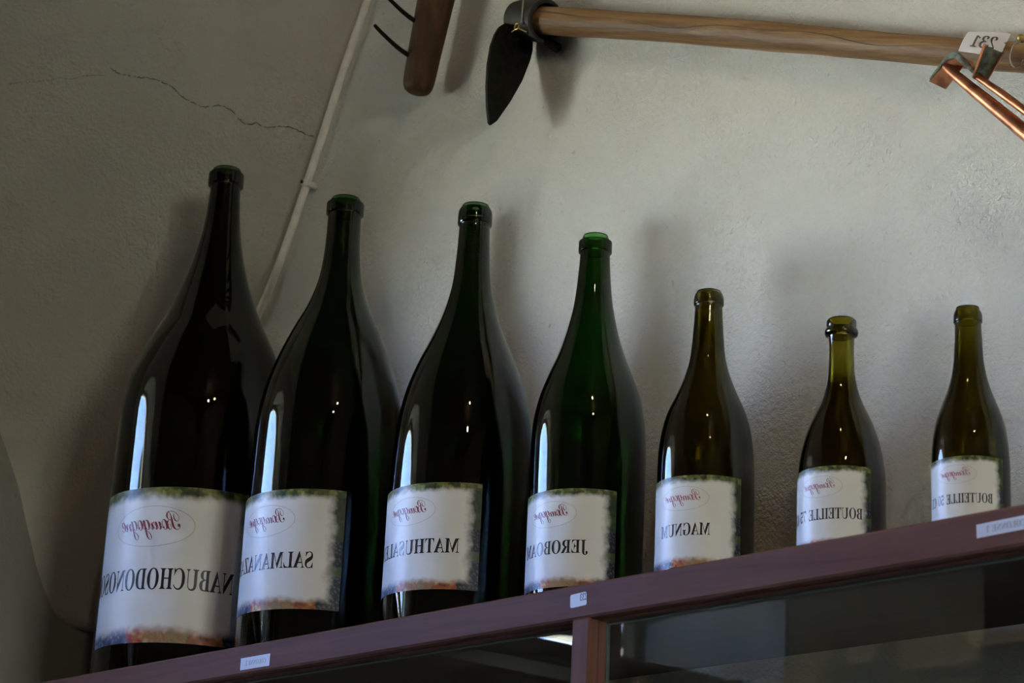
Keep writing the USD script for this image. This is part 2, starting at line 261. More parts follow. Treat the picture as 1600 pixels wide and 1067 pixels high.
def plaster(name, light, dark, stain, grain=1.0, seed=0.0):
    look(name, {
        'g': ('geometry', {}), 'mp': ('mapping', {'location': (seed, seed, seed)}),
        'n1': ('noise_texture', {'scale': 2.2, 'detail': 5.0, 'roughness': 0.6}), 'r1': ('rgb_ramp', {'ramp': [(0.35, dark), (0.65, light)]}),
        'n2': ('noise_texture', {'scale': 9.0, 'detail': 6.0, 'roughness': 0.7}), 'r2': ('rgb_ramp', {'ramp': [(0.55, (0, 0, 0)), (0.8, (0.55, 0.55, 0.55))]}),
        'mx': ('mix_color', {'b': stain}),
        'n5': ('noise_texture', {'scale': 85.0, 'detail': 2.0}), 'r5': ('rgb_ramp', {'ramp': [(0.72, (0, 0, 0)), (0.82, (0.35, 0.35, 0.35))]}), 'mx2': ('mix_color', {'b': (0.10, 0.09, 0.07)}),
        'n3': ('noise_texture', {'scale': 190.0, 'detail': 4.0, 'roughness': 0.65}), 'n4': ('noise_texture', {'scale': 38.0, 'detail': 3.0, 'distortion': 0.6}),
        'b1': ('bump', {'strength': 0.8 * grain, 'distance': 0.005}), 'b2': ('bump', {'strength': 0.32, 'distance': 0.008}),
        'p': ('principled_bsdf', {'roughness': 0.9, 'specular_ior_level': 0.15})},
        [('g.position', 'mp.vector')] + [('mp.vector', f'n{k}.vector') for k in (1, 2, 3, 4, 5)] +
        [('n1.fac', 'r1.fac'), ('n2.fac', 'r2.fac'), ('r1.color', 'mx.a'), ('r2.color', 'mx.fac'), ('n5.fac', 'r5.fac'), ('mx.result', 'mx2.a'), ('r5.color', 'mx2.fac'), ('mx2.result', 'p.base_color'),
         ('n4.fac', 'b2.height'), ('b2.normal', 'b1.normal'), ('n3.fac', 'b1.height'), ('b1.normal', 'p.normal')])


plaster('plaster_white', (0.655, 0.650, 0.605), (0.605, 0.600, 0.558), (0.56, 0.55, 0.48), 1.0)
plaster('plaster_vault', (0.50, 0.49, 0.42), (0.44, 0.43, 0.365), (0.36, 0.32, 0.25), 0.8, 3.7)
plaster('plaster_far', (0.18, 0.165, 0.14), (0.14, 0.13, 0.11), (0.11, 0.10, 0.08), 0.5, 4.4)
plaster('plaster_corner_shade', (0.30, 0.30, 0.265), (0.25, 0.25, 0.215), (0.22, 0.21, 0.17), 0.5, 7.1)  # pale wall plaster with the corner's shade put into its colour
plaster('plaster_room', (0.56, 0.545, 0.50), (0.50, 0.485, 0.44), (0.44, 0.42, 0.36), 0.5, 5.2)


def wood(name, dark, mid, light, axis, scale, rough, coat=0.0, bump=0.2, spec=0.5, turn=0.0):
    st = [14.0, 14.0, 14.0]
    st['xyz'.index(axis)] = 0.9
    look(name, {
        'g': ('texture_coordinate', {}), 'rt': ('mapping', {'rotation': (0.0, turn, 0.0)}), 'mp': ('mapping', {'scale': tuple(np.array(st) * scale)}),
        'n': ('noise_texture', {'scale': 3.0, 'detail': 6.0, 'roughness': 0.65, 'distortion': 0.8}), 'r': ('rgb_ramp', {'ramp': [(0.3, dark), (0.5, mid), (0.72, light)]}),
        'n2': ('noise_texture', {'scale': 11.0, 'detail': 3.0}), 'b': ('bump', {'strength': bump, 'distance': 0.002}),
        'p': ('principled_bsdf', {'roughness': rough, 'coat_weight': coat, 'coat_roughness': 0.25, 'specular_ior_level': spec})},
        [('g.object', 'rt.vector'), ('rt.vector', 'mp.vector'), ('mp.vector', 'n.vector'), ('mp.vector', 'n2.vector'), ('n.fac', 'r.fac'), ('r.color', 'p.base_color'), ('n2.fac', 'b.height'), ('b.normal', 'p.normal')])


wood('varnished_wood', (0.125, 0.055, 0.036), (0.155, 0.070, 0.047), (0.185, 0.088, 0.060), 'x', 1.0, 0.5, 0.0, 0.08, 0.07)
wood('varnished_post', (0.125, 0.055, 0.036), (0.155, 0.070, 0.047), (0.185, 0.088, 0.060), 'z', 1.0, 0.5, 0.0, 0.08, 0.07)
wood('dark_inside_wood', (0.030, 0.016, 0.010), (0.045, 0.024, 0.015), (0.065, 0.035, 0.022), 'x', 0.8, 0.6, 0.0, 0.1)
wood('handle_wood', (0.075, 0.034, 0.011), (0.165, 0.084, 0.030), (0.29, 0.180, 0.085), 'x', 1.5, 0.55, 0.0, 0.5, 0.35, -0.370)
wood('rake_wood', (0.030, 0.013, 0.004), (0.058, 0.026, 0.008), (0.090, 0.042, 0.013), 'z', 1.4, 0.6, 0.0, 0.4, 0.3)
plaster('floor_stone', (0.36, 0.33, 0.28), (0.28, 0.25, 0.21), (0.24, 0.20, 0.16), 0.4, 9.3)


def plain(name, color, rough=0.5, metal=0.0, spec=0.5, vary=0.0, scale=40.0, other=None, bump=0.0):
    nodes = {'g': ('texture_coordinate', {}), 'n': ('noise_texture', {'scale': scale, 'detail': 4.0}), 'r': ('rgb_ramp', {'ramp': [(0.4, color), (0.65, other or tuple(c * (1 - vary) for c in color))]}),
             'b': ('bump', {'strength': bump, 'distance': 0.001}), 'p': ('principled_bsdf', {'roughness': rough, 'metallic': metal, 'specular_ior_level': spec})}
    links = [('g.object', 'n.vector'), ('n.fac', 'r.fac'), ('r.color', 'p.base_color')]
    if bump:
        links += [('n.fac', 'b.height'), ('b.normal', 'p.normal')]
    look(name, nodes, links)


plain('conduit_paint', (0.80, 0.78, 0.70), 0.55, vary=0.15, scale=60)
plain('crack_dark', (0.10, 0.085, 0.065), 0.9, spec=0.1)
plain('crack_faint', (0.22, 0.19, 0.14), 0.9, spec=0.1)
plain('black_iron', (0.012, 0.012, 0.010), 0.6, 0.0, 0.1, other=(0.006, 0.007, 0.005), bump=0.3, scale=90)
plain('grey_iron', (0.026, 0.026, 0.024), 0.5, 0.0, 0.3, other=(0.014, 0.014, 0.012), bump=0.3, scale=90)
plain('bright_steel', (0.45, 0.44, 0.42), 0.35, 1.0)
plain('brass', (0.40, 0.30, 0.10), 0.4, 1.0)
plain('copper', (0.50, 0.21, 0.11), 0.42, 1.0, other=(0.24, 0.09, 0.05), scale=55, bump=0.12)
plain('verdigris', (0.16, 0.20, 0.16), 0.75, 0.0, 0.3, other=(0.07, 0.06, 0.045), scale=120, bump=0.3)
plain('paper', (0.74, 0.73, 0.76), 0.6, spec=0.3)
plain('sticker_paper', (0.72, 0.72, 0.76), 0.45, spec=0.4)
plain('ink_black', (0.012, 0.012, 0.015), 0.3)
plain('ink_teal', (0.30, 0.40, 0.42), 0.5)
plain('ink_red', (0.24, 0.03, 0.04), 0.35)
plain('ink_pink', (0.46, 0.16, 0.20), 0.35)
plain('ink_line', (0.52, 0.44, 0.46), 0.35)
plain('lining_dark', (0.13, 0.13, 0.12), 0.85, spec=0.2, other=(0.09, 0.09, 0.08), scale=12.0, bump=0.4)  # dark tone of the added reveal lining
plain('white_frame', (0.55, 0.54, 0.50), 0.5)
look('bulb_glow', {'e': ('emission', {'color': (1.0, 0.76, 0.50), 'strength': LAMP})}, [], surface='e.emission')
look('bulb_dim', {'e': ('emission', {'color': (1.0, 0.72, 0.42), 'strength': LAMP * 0.5})}, [], surface='e.emission')
look('label_print', {'a': ('attribute', {'attribute': 'art'}), 'p': ('principled_bsdf', {'roughness': 0.36, 'specular_ior_level': 0.35})}, [('a.color', 'p.base_color')])
look('pane', {'ge': ('geometry', {}), 'io': ('mix_float', {'a': 1.5, 'b': 1.0 / 1.5}), 'f': ('fresnel', {}), 't': ('transparent_bsdf', {'color': (0.94, 0.97, 0.95)}), 'g': ('glossy_bsdf', {'color': (1, 1, 1), 'roughness': 0.0}), 'x': ('mix_closure', {})},
     [('ge.backfacing', 'io.fac'), ('io.result', 'f.IOR'), ('f.fac', 'x.fac'), ('t.BSDF', 'x.closure1'), ('g.BSDF', 'x.closure2')], surface='x.closure')
plain('pane_edge', (0.11, 0.15, 0.125), 0.3)


def bottle_glass(name, r, g, b):
    """Clear surface; the colour comes from absorption (per metre) in the thickness of the wall."""
    d = max(r, g, b)
    look(name, {'s': ('glass_bsdf', {'color': (1, 1, 1), 'roughness': 0.0, 'IOR': 1.5}), 'v': ('absorption_volume', {'color': (1 - r / d, 1 - g / d, 1 - b / d), 'density': d})}, [], surface='s.BSDF', volume='v.volume')


bottle_glass('glass_black', 900.0, 560.0, 900.0)
bottle_glass('glass_green', 760.0, 360.0, 850.0)
bottle_glass('glass_dark_green', 760.0, 420.0, 800.0)
bottle_glass('glass_olive', 310.0, 350.0, 1050.0)

# ---------------------------------------------------------------- the room
W, XL, TOP = WALL, -3.0, 3.30           # heights below are given from the eye; E() lifts them
WIN = (-0.36, 1.10, 0.768, 1.02)
THICK = 0.42        # window opening in the left wall: y from, y to, sill, spring of the arch


def E(m):
    """Heights measured from the eye become heights above the floor."""
    m = tm(m) if not isinstance(m, trimesh.Trimesh) else m.copy()
    m.apply_translation((0, 0, EYE))
    return m


def slab(x0, x1, y0, y1, z0, z1):
    return bevel_box(x0, x1, y0, y1, z0, z1, 0.0005)


def rough_wall():
    """The wall behind the bottles: a fine grid, trowelled unevenly."""
    xs, zs = np.arange(-3.42, 3.61, 0.02), np.arange(-1.65, TOP + 0.01, 0.02)
    X, Z = np.meshgrid(xs, zs, indexing='ij')
    P = np.stack([X, np.full_like(X, W), Z], -1)
    P[..., 1] += (meshkit.fbm(P * np.array([2.3, 1, 2.3]), 4, 3) - 0.5) * 0.010
    n, m = X.shape
    i, j = np.meshgrid(np.arange(n - 1), np.arange(m - 1), indexing='ij')
    q = np.stack([i * m + j, (i + 1) * m + j, (i + 1) * m + j + 1, i * m + j + 1], -1).reshape(-1, 4)
    front = trimesh.Trimesh(P.reshape(-1, 3), np.vstack([q[:, [0, 1, 2]], q[:, [0, 2, 3]]]), process=False)
    return front


part('wall_back', E(join(rough_wall(), slab(-3.42, 3.6, W + 0.02, W + 0.30, -1.65, TOP))), 'plaster_white', smooth=30, kind='structure', label='white roughly plastered wall behind the row of bottles', category='wall')
RY0, RY1, RZ0, RZ1 = -1.10, -0.05, 0.15, 1.12      # a window in the right-hand wall
rwall = m3.Manifold.cube((0.2, W + 4.5, TOP + 1.65)).translate((3.6, -4.2, -1.65)) - m3.Manifold.cube((0.4, RY1 - RY0, RZ1 - RZ0)).translate((3.5, RY0, RZ0))
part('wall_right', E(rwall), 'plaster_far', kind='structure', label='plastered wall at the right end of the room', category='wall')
win2 = thing('window_2', 'window in the right wall', 'window', kind='structure')
part('window_frame', E(join(*[bevel_box(3.68, 3.73, a, b, c, d, 0.003) for a, b, c, d in ((RY0, RY0 + 0.05, RZ0, RZ1), (RY1 - 0.05, RY1, RZ0, RZ1), (RY0 + 0.049, RY1 - 0.049, RZ0, RZ0 + 0.05), (RY0 + 0.049, RY1 - 0.049, RZ1 - 0.05, RZ1), ((RY0 + RY1) / 2 - 0.025, (RY0 + RY1) / 2 + 0.025, RZ0 + 0.049, RZ1 - 0.049))])), 'white_frame', win2)
part('pane', E(slab(3.700, 3.705, RY0 + 0.04, RY1 - 0.04, RZ0 + 0.04, RZ1 - 0.04)), 'pane', win2)
DX0, DX1 = -0.6, 0.5                    # a door in the wall behind the viewer
fwall = m3.Manifold.cube((7.6, 0.2, TOP + 1.65)).translate((-3.42, -4.2, -1.65)) - m3.Manifold.cube((DX1 - DX0, 0.4, 2.10)).translate((DX0, -4.3, -1.66))
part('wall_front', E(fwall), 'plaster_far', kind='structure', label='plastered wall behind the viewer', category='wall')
door = thing('door_1', 'wooden door behind the viewer', 'door', kind='structure')
part('frame', E(join(bevel_box(DX0, DX0 + 0.10, -4.14, -4.09, -1.65, 0.44), bevel_box(DX1 - 0.10, DX1, -4.14, -4.09, -1.65, 0.44), bevel_box(DX0 + 0.099, DX1 - 0.099, -4.14, -4.09, 0.32, 0.44), bevel_box(DX0 + 0.099, DX1 - 0.099, -4.14, -4.09, -0.80, -0.68))), 'dark_inside_wood', door)
for za, zb in ((-1.65, -0.75), (-0.70, 0.36)):
    part('panel', E(bevel_box(DX0 + 0.09, DX1 - 0.09, -4.13, -4.10, za, zb)), 'dark_inside_wood', door)
part('handle', E(tube(spline([(DX1 - 0.05, -4.09, -0.62), (DX1 - 0.05, -4.04, -0.62), (DX1 - 0.17, -4.04, -0.62)], 12), 0.009, 10)), 'brass', door, smooth=40)
part('floor', E(slab(-3.42, 3.8, -4.2, W + 0.3, -1.75, -1.65)), 'floor_stone', kind='structure', label='stone floor of the room', category='floor')
y0, y1, sill, spring = WIN


def arch_shape(a, b, z0, spr, top):
    """A window outline in (y, z): straight jambs, sill at z0, a round arch from spr up to top."""
    m, h = (a + b) / 2, (b - a) / 2
    t = np.linspace(0, np.pi, 41)
    return Polygon([(a, z0), (b, z0)] + [(m + h * math.cos(k), spr + (top - spr) * math.sin(k)) for k in t])


arch = arch_shape(y0, y1, sill, spring, 1.45)
wide = arch_shape(y0 - 0.08, y1 + 0.02, sill + 0.006, spring + 0.05, 1.56)
o = np.array(arch.exterior.coords)[:-1]
w_ = np.array(wide.exterior.coords)[:-1]
hole = m3.Manifold.hull_points(np.vstack([np.c_[np.full(len(o), XL - THICK - 0.01), o], np.c_[np.full(len(w_), XL + 0.01), w_]]))
wl = m3.Manifold.cube((THICK, W + 0.3 + 4.2, TOP + 1.65)).translate((XL - THICK, -4.2, -1.65)) - hole
wlx = thing('wall_left', 'pale plastered side wall beyond the vault springing', 'wall', kind='structure')
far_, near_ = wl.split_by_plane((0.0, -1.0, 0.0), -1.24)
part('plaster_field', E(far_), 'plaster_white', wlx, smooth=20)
part('plaster_field', E(near_), 'plaster_corner_shade', wlx, smooth=20)  # strip by the corner: same wall, its shade carried by darker colour
door2 = thing('door_2', 'dark wooden door in the left wall', 'door', kind='structure')
part('frame', E(join(bevel_box(XL - 0.001, XL + 0.03, -2.70, -2.58, -1.65, 1.50), bevel_box(XL - 0.001, XL + 0.03, -1.22, -1.10, -1.65, 1.50), bevel_box(XL - 0.001, XL + 0.03, -2.58, -1.22, 1.38, 1.50))), 'dark_inside_wood', door2)
for k in range(4):
    part('plank', E(bevel_box(XL - 0.001, XL + 0.02, -2.579 + 0.339 * k, -2.244 + 0.339 * k, -1.64, 1.379)), 'dark_inside_wood', door2)
win = thing('window_1', 'arched window in the left wall', 'window', kind='structure')
def grown(d):
    a = np.array(arch.buffer(d).exterior.coords)[:-1]
    b = np.array(wide.buffer(d).exterior.coords)[:-1]
    return m3.Manifold.hull_points(np.vstack([np.c_[np.full(len(a), XL - THICK), a], np.c_[np.full(len(b), XL + 0.002), b]]))
lining = grown(-0.001) - grown(-0.008).scale((1.02, 1, 1)).translate((0.06, 0, 0)) - grown(-0.008)  # unseen lining, added to keep the bright reveal dim in reflections
part('added_lining', E(lining), 'lining_dark', win, smooth=20)
ring = arch.buffer(-0.001).difference(arch.buffer(-0.035)).union(box(y0 + 0.002, 0.89, y1 - 0.002, 0.925))
fr = trimesh.creation.extrude_polygon(ring, 0.05, engine='earcut')
v = fr.vertices.copy()
fr.vertices = np.stack([XL - THICK + 0.02 + v[:, 2], v[:, 0], v[:, 1]], 1)
part('window_frame', E(fr), 'white_frame', win)
pn = trimesh.creation.extrude_polygon(arch.buffer(-0.038), 0.004, engine='earcut')
v = pn.vertices.copy()
pn.vertices = np.stack([XL - THICK + 0.04 + v[:, 2], v[:, 0], v[:, 1]], 1)
part('pane', E(pn), 'pane', win)
part('trim_1', E(join(bevel_box(XL, XL + 0.03, -1.05, 1.22, -1.60, sill - 0.06, 0.004), bevel_box(XL - 0.001, XL + 0.035, y0 - 0.07, y1 + 0.02, sill - 0.03, sill + 0.001, 0.004))), 'dark_inside_wood', kind='structure', label='dark wood panelling below the arched window', category='panelling')

# the vault: two plaster webs that spring from the corner and meet in a soft ridge
CA = np.array([(0.640, -2.93), (0.80, -2.81), (0.95, -2.705), (1.0637, -2.6318), (1.138, -2.5848), (1.2430, -2.5310), (1.3160, -2.5000), (1.3815, -2.4720), (1.5150, -2.4105), (3.30, -1.53)])
CR = np.array([(0.636, -2.975, 1.831), (0.8159, -2.9473, 1.818), (0.9593, -2.8627, 1.798), (1.107, -2.7797, 1.773), (1.2185, -2.7156, 1.747), (1.3213, -2.6552, 1.717), (1.5041, -2.5728, 1.673), (3.3, -1.62, 1.14)])
CB = np.array([(0.642, 1.800), (0.6527, 1.7685), (0.6894, 1.7416), (0.7529, 1.7113), (0.8262, 1.6797), (0.8996, 1.6481), (1.5, 1.39), (3.30, 0.60)])


def web_point(z, t):
    """t from 0 (the curve on the back wall) over 1 (the ridge) to 2 (the curve on the left wall)."""
    z, t = np.asarray(z, float), np.asarray(t, float)
    a = np.stack([PchipInterpolator(CA[:, 0], CA[:, 1])(z), np.full_like(z, W + 0.006), z], -1)
    r = np.stack([PchipInterpolator(CR[:, 0], CR[:, 1])(z), PchipInterpolator(CR[:, 0], CR[:, 2])(z), z], -1)
    b = np.stack([np.full_like(z, XL - 0.004), PchipInterpolator(CB[:, 0], CB[:, 1])(z), z], -1)
    s = t[..., None]
    return np.where(s < 1, a + (r - a) * s, r + (b - r) * (s - 1))


def web(t0, t1, nt, seed):
    z, t = np.meshgrid(np.r_[np.linspace(0.643, 1.7, 90), np.linspace(1.72, 3.30, 30)], np.linspace(t0, t1, nt), indexing='ij')
    P = web_point(z, t)
    d = (meshkit.fbm(P * 6.0, 4, seed) - 0.5) * 0.010
    P = P + d[..., None] * np.array([0.7, -0.7, 0.0])
    n, m = z.shape
    i, j = np.meshgrid(np.arange(n - 1), np.arange(m - 1), indexing='ij')
    q = np.stack([i * m + j, i * m + j + 1, (i + 1) * m + j + 1, (i + 1) * m + j], -1).reshape(-1, 4)
    V = P.reshape(-1, 3)
    F = np.vstack([q[:, [0, 1, 2]], q[:, [0, 2, 3]]])
    back = V + np.array([-0.012, 0.012, -0.004])
    k = len(V)
    edge = [i for i in range(m)]
    fb = F[:, ::-1] + k
    rim = []
    for u in range(m - 1):
        rim += [(u + 1, u, u + k), (u + 1, u + k, u + 1 + k)]
    for u in range(n - 1):
        for col in (0, m - 1):
            p, q2 = u * m + col, (u + 1) * m + col
            rim += [(p, q2, q2 + k), (p, q2 + k, p + k)]
    return trimesh.Trimesh(np.vstack([V, back]), np.vstack([F, fb, rim]), process=False)


vault = thing('ceiling', 'grey-brown plastered vault springing from the corner, with a long hairline crack', 'vaulted ceiling', kind='structure')
part('ceiling_slab', E(slab(-3.42, 3.8, -4.2, W + 0.3, TOP, TOP + 0.15)), 'dark_inside_wood', vault, label='dark timber ceiling of the room')
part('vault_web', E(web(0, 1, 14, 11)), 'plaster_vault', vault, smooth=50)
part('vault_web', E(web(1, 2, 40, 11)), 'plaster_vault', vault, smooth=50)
crack_points = [(-2.7314, 1.6113, 1.4218), (-2.7273, 1.6159, 1.4179), (-2.7218, 1.6218, 1.4132), (-2.7138, 1.6281, 1.4112), (-2.706, 1.6345, 1.4093), (-2.6931, 1.6444, 1.4066), (-2.6805, 1.6544, 1.4041), (-2.672, 1.6627, 1.4001), (-2.6652, 1.67, 1.3956), (-2.6587, 1.6776, 1.3899), (-2.6549, 1.684, 1.3827), (-2.6499, 1.6914, 1.3754), (-2.6433, 1.6988, 1.3705), (-2.6367, 1.7051, 1.3673), (-2.6314, 1.712, 1.3635), (-2.6221, 1.7201, 1.3638), (-2.611, 1.7296, 1.3653), (-2.6049, 1.7372, 1.3619), (-2.5993, 1.7453, 1.3564), (-2.5967, 1.751, 1.3505), (-2.5939, 1.7565, 1.3453), (-2.5855, 1.7673, 1.3394), (-2.5775, 1.7729, 1.3417), (-2.5726, 1.779, 1.3382), (-2.5674, 1.7848, 1.3357), (-2.5558, 1.7948, 1.3364), (-2.5412, 1.8075, 1.3363), (-2.5361, 1.8134, 1.3327), (-2.5308, 1.8191, 1.3301), (-2.5244, 1.8265, 1.3257), (-2.5162, 1.8346, 1.3232)]
faint_points = [(-2.8726, 1.5202, 1.4081), (-2.8569, 1.5304, 1.4102), (-2.8377, 1.5432, 1.4103), (-2.8133, 1.5592, 1.4108), (-2.8009, 1.5669, 1.413), (-2.7901, 1.5761, 1.4103), (-2.7691, 1.5893, 1.4138), (-2.7555, 1.5986, 1.414), (-2.7422, 1.608, 1.4139)]


def crack_tube(pts, r, seed):
    """A hairline crack: a jagged thin dark groove laid into the plaster."""
    p = spline(np.array(pts), 150)
    g = np.random.default_rng(seed)
    p = p + g.normal(0, 0.0006, p.shape)
    return tube(p, r * (0.55 + 0.45 * np.abs(np.sin(np.arange(150) * 0.37)) * g.uniform(0.6, 1.3, 150)), 6)


part('crack', E(crack_tube(crack_points, 0.0009, 3)), 'crack_dark', vault, label='dark hairline crack across the vault')
part('crack', E(crack_tube(faint_points, 0.0006, 4)), 'crack_faint', vault)


# the cable conduit that runs down the crease
con = thing('cable_conduit', 'thin cream painted cable pipe running down the crease between vault and wall', 'pipe')
cp = spline([(-1.545, W - 0.010, 3.28), (-2.4102, W - 0.008, 1.5150), (-2.4713, W - 0.008, 1.3815), (-2.4989, W - 0.008, 1.3160), (-2.5303, W - 0.008, 1.2430), (-2.5796, W - 0.008, 1.1385), (-2.6266, W - 0.008, 1.0643), (-2.70, W - 0.008, 0.957), (-2.80, W - 0.009, 0.81), (-2.90, W - 0.010, 0.68)], 160)
cp = cp * np.array([0.9973, 0.9973, 0.9973])
part('tube', E(tube(cp, 0.0058, 18)), 'conduit_paint', con, smooth=50)
for zc in (1.2430, 1.75, 0.80):
    k = int(np.argmin(abs(cp[:, 2] - zc)))
    d = cp[k + 1] - cp[k - 1]
    d /= np.linalg.norm(d)
    collar = tube([cp[k] - d * 0.0045, cp[k] - d * 0.0035, cp[k] + d * 0.0035, cp[k] + d * 0.0045], [0.0070, 0.0082, 0.0082, 0.0070], 18)
    sx = np.cross(d, (0, 1, 0))
    if sx[0] < 0:
        sx = -sx
    foot = hull([cp[k] + sx * 0.006, cp[k] + sx * 0.017 + np.array([0, 0.004, 0])], 0.0046, 12)
    c = part('clip', E(join(collar, foot)), 'conduit_paint', con, smooth=40)
    scr = m3.Manifold.cylinder(0.003, 0.0028, 0.0028, 14).rotate((90, 0, 0)).translate(tuple(cp[k] + np.array([-0.001, -0.0065, 0.001])))
    part('screw', E(scr), 'grey_iron', c, smooth=30)

# trees outside the arched window, mirrored faintly in the glass
plain('leaf_green', (0.035, 0.055, 0.018), 0.8, spec=0.2, other=(0.06, 0.085, 0.03), scale=3.0)
plain('bark', (0.06, 0.045, 0.03), 0.9, spec=0.1)
for k, (tx, ty, th, tr, lab) in enumerate(((-5.4, -4.4, 4.4, 1.35, 'dark bushy tree nearest the arched window, outside'), (-8.6, -7.6, 4.8, 1.5, 'broad dark tree outside the window, standing farthest out'), (-4.9, -10.6, 5.6, 1.9, 'tallest dark tree outside the window, behind the others'))):
    tr_ = thing('tree', lab, 'tree', at=(tx, ty, 0.0))
    part('trunk', tube([(tx, ty, -0.1), (tx + 0.05, ty, th * 0.35), (tx, ty + 0.1, th * 0.6)], [0.16, 0.12, 0.07], 12), 'bark', tr_, smooth=60, at=(tx, ty, 0.0))
    fo = trimesh.creation.icosphere(5, 1.0)
    n = fo.vertices.copy()
    fo.vertices = n * (0.72 + 0.55 * meshkit.fbm(n * 2.2 + k * 7.0, 4, k))[:, None] * np.array([tr, tr, th * 0.42]) + np.array([tx, ty, th * 0.56])
    part('foliage', fo, 'leaf_green', tr_, smooth=60, at=(tx, ty, 0.0))

# ---------------------------------------------------------------- the display cabinet
YF, HT = 1.4840, 0.4636                 # front face, top (from the eye)
CX0, CX1, YB = -2.66, 1.2, 1.818
cab = thing('display_cabinet', 'reddish brown varnished display cabinet with glass doors carrying the row of bottles', 'cabinet')
RAIL = 0.0332
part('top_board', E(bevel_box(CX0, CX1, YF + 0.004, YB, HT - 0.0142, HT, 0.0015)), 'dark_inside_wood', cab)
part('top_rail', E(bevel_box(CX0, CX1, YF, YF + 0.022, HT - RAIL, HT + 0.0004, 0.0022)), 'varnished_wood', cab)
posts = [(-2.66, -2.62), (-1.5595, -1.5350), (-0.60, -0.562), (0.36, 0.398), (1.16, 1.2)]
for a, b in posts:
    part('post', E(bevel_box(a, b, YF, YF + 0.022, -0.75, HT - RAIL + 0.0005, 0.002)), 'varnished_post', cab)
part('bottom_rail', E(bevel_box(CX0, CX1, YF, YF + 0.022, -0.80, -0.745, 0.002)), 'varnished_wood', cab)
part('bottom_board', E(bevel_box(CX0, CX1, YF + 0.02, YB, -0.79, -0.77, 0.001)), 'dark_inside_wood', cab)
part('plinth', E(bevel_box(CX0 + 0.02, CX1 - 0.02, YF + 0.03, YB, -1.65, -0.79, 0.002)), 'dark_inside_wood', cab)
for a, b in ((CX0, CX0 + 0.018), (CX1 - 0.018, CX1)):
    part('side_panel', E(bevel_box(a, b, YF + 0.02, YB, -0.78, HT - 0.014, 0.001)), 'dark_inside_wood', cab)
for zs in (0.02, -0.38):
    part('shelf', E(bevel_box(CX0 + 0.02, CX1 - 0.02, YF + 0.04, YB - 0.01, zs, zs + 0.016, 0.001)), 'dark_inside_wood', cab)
for (a, b), (c, d) in zip(posts[:-1], posts[1:]):
    # moulded rebate round each opening, then the sheet of glass set back in it
    door = thing('glass_door', parent=str(cab.GetPath()))
    x0, x1, z0, z1 = b, c, -0.745, HT - RAIL
    part('rebate', E(join(bevel_box(x0 - 0.0005, x0 + 0.0016, YF + 0.012, YF + 0.022, z0, z1, 0.0004), bevel_box(x1 - 0.0016, x1 + 0.0005, YF + 0.012, YF + 0.022, z0, z1, 0.0004), bevel_box(x0, x1, YF + 0.012, YF + 0.022, z1 - 0.0018, z1 + 0.0005, 0.0004))), 'varnished_post', door)
    part('pane', E(slab(x0 + 0.0022, x1 - 0.0022, YF + 0.0225, YF + 0.0265, z0, z1 - 0.0036)), 'pane', door)
    part('pane_edge', E(join(slab(x0 + 0.0018, x1 - 0.0018, YF + 0.0222, YF + 0.0268, z1 - 0.0040, z1 - 0.0026), slab(x0 + 0.0010, x0 + 0.0024, YF + 0.0222, YF + 0.0268, z0, z1 - 0.0026))), 'pane_edge', door)


def sticker(label, cx, cz, w, h, text, cap, ink, shift, slope=0.0, radius=0.0, stretch=0.8, lift=0.0):
    """A paper sticker on the top rail; its print runs from right to left, as it does throughout the picture."""
    t = thing('sticker', label, 'sticker', at=(cx, YF, EYE + cz))
    sh = box(-w / 2, -h / 2, w / 2, h / 2)
    if radius:
        sh = sh.buffer(-radius).buffer(radius)
    ca, sa = math.cos(slope), math.sin(slope)
    def put(v2, y):
        return np.stack([cx + v2[:, 0] * ca - v2[:, 1] * sa, np.full(len(v2), y), EYE + cz + v2[:, 0] * sa + v2[:, 1] * ca], 1)
    m = trimesh.creation.extrude_polygon(sh, 0.0004, engine='earcut')
    vv = m.vertices
    w3 = put(vv[:, :2], 0)
    w3[:, 1] = YF - vv[:, 2] - 0.0001
    f = m.faces
    part('backing', trimesh.Trimesh(w3, f, process=False), 'sticker_paper', t, at=(cx, YF, EYE + cz))
    polys, wid = letters(text, cap, stretch)
    g = unary_union([affinity.translate(affinity.scale(p, -1, 1, origin=(0, 0)), shift, -cap / 2 + lift) for p in polys]).intersection(sh)
    v2, f2 = flat([g])
    part('print', (put(v2, YF - 0.0008), f2[:, ::-1]), ink, t, at=(cx, YF, EYE + cz))


sticker('white rounded sticker numbered 233 on the rail above the cabinet post', -1.5505, 0.4487, 0.0225, 0.0130, '233', 0.0066, 'ink_black', 0.0122, 0.04, 0.0022, 0.60, 0.0018)
sticker('small white paper strip reading COLONNE 2 at the left of the cabinet rail', -2.0685, 0.4423, 0.0545, 0.0136, 'COLONNE 2', 0.0052, 'ink_teal', 0.021, 0.0, 0.0, 0.85)
sticker('long white paper strip reading COLONNE 1 at the right edge of the picture', -1.0595, 0.4483, 0.0545, 0.0112, 'COLONNE 1', 0.0052, 'ink_teal', 0.021, 0.02, 0.0, 0.85)

# ---------------------------------------------------------------- the bottles
rng = np.random.default_rng(7)


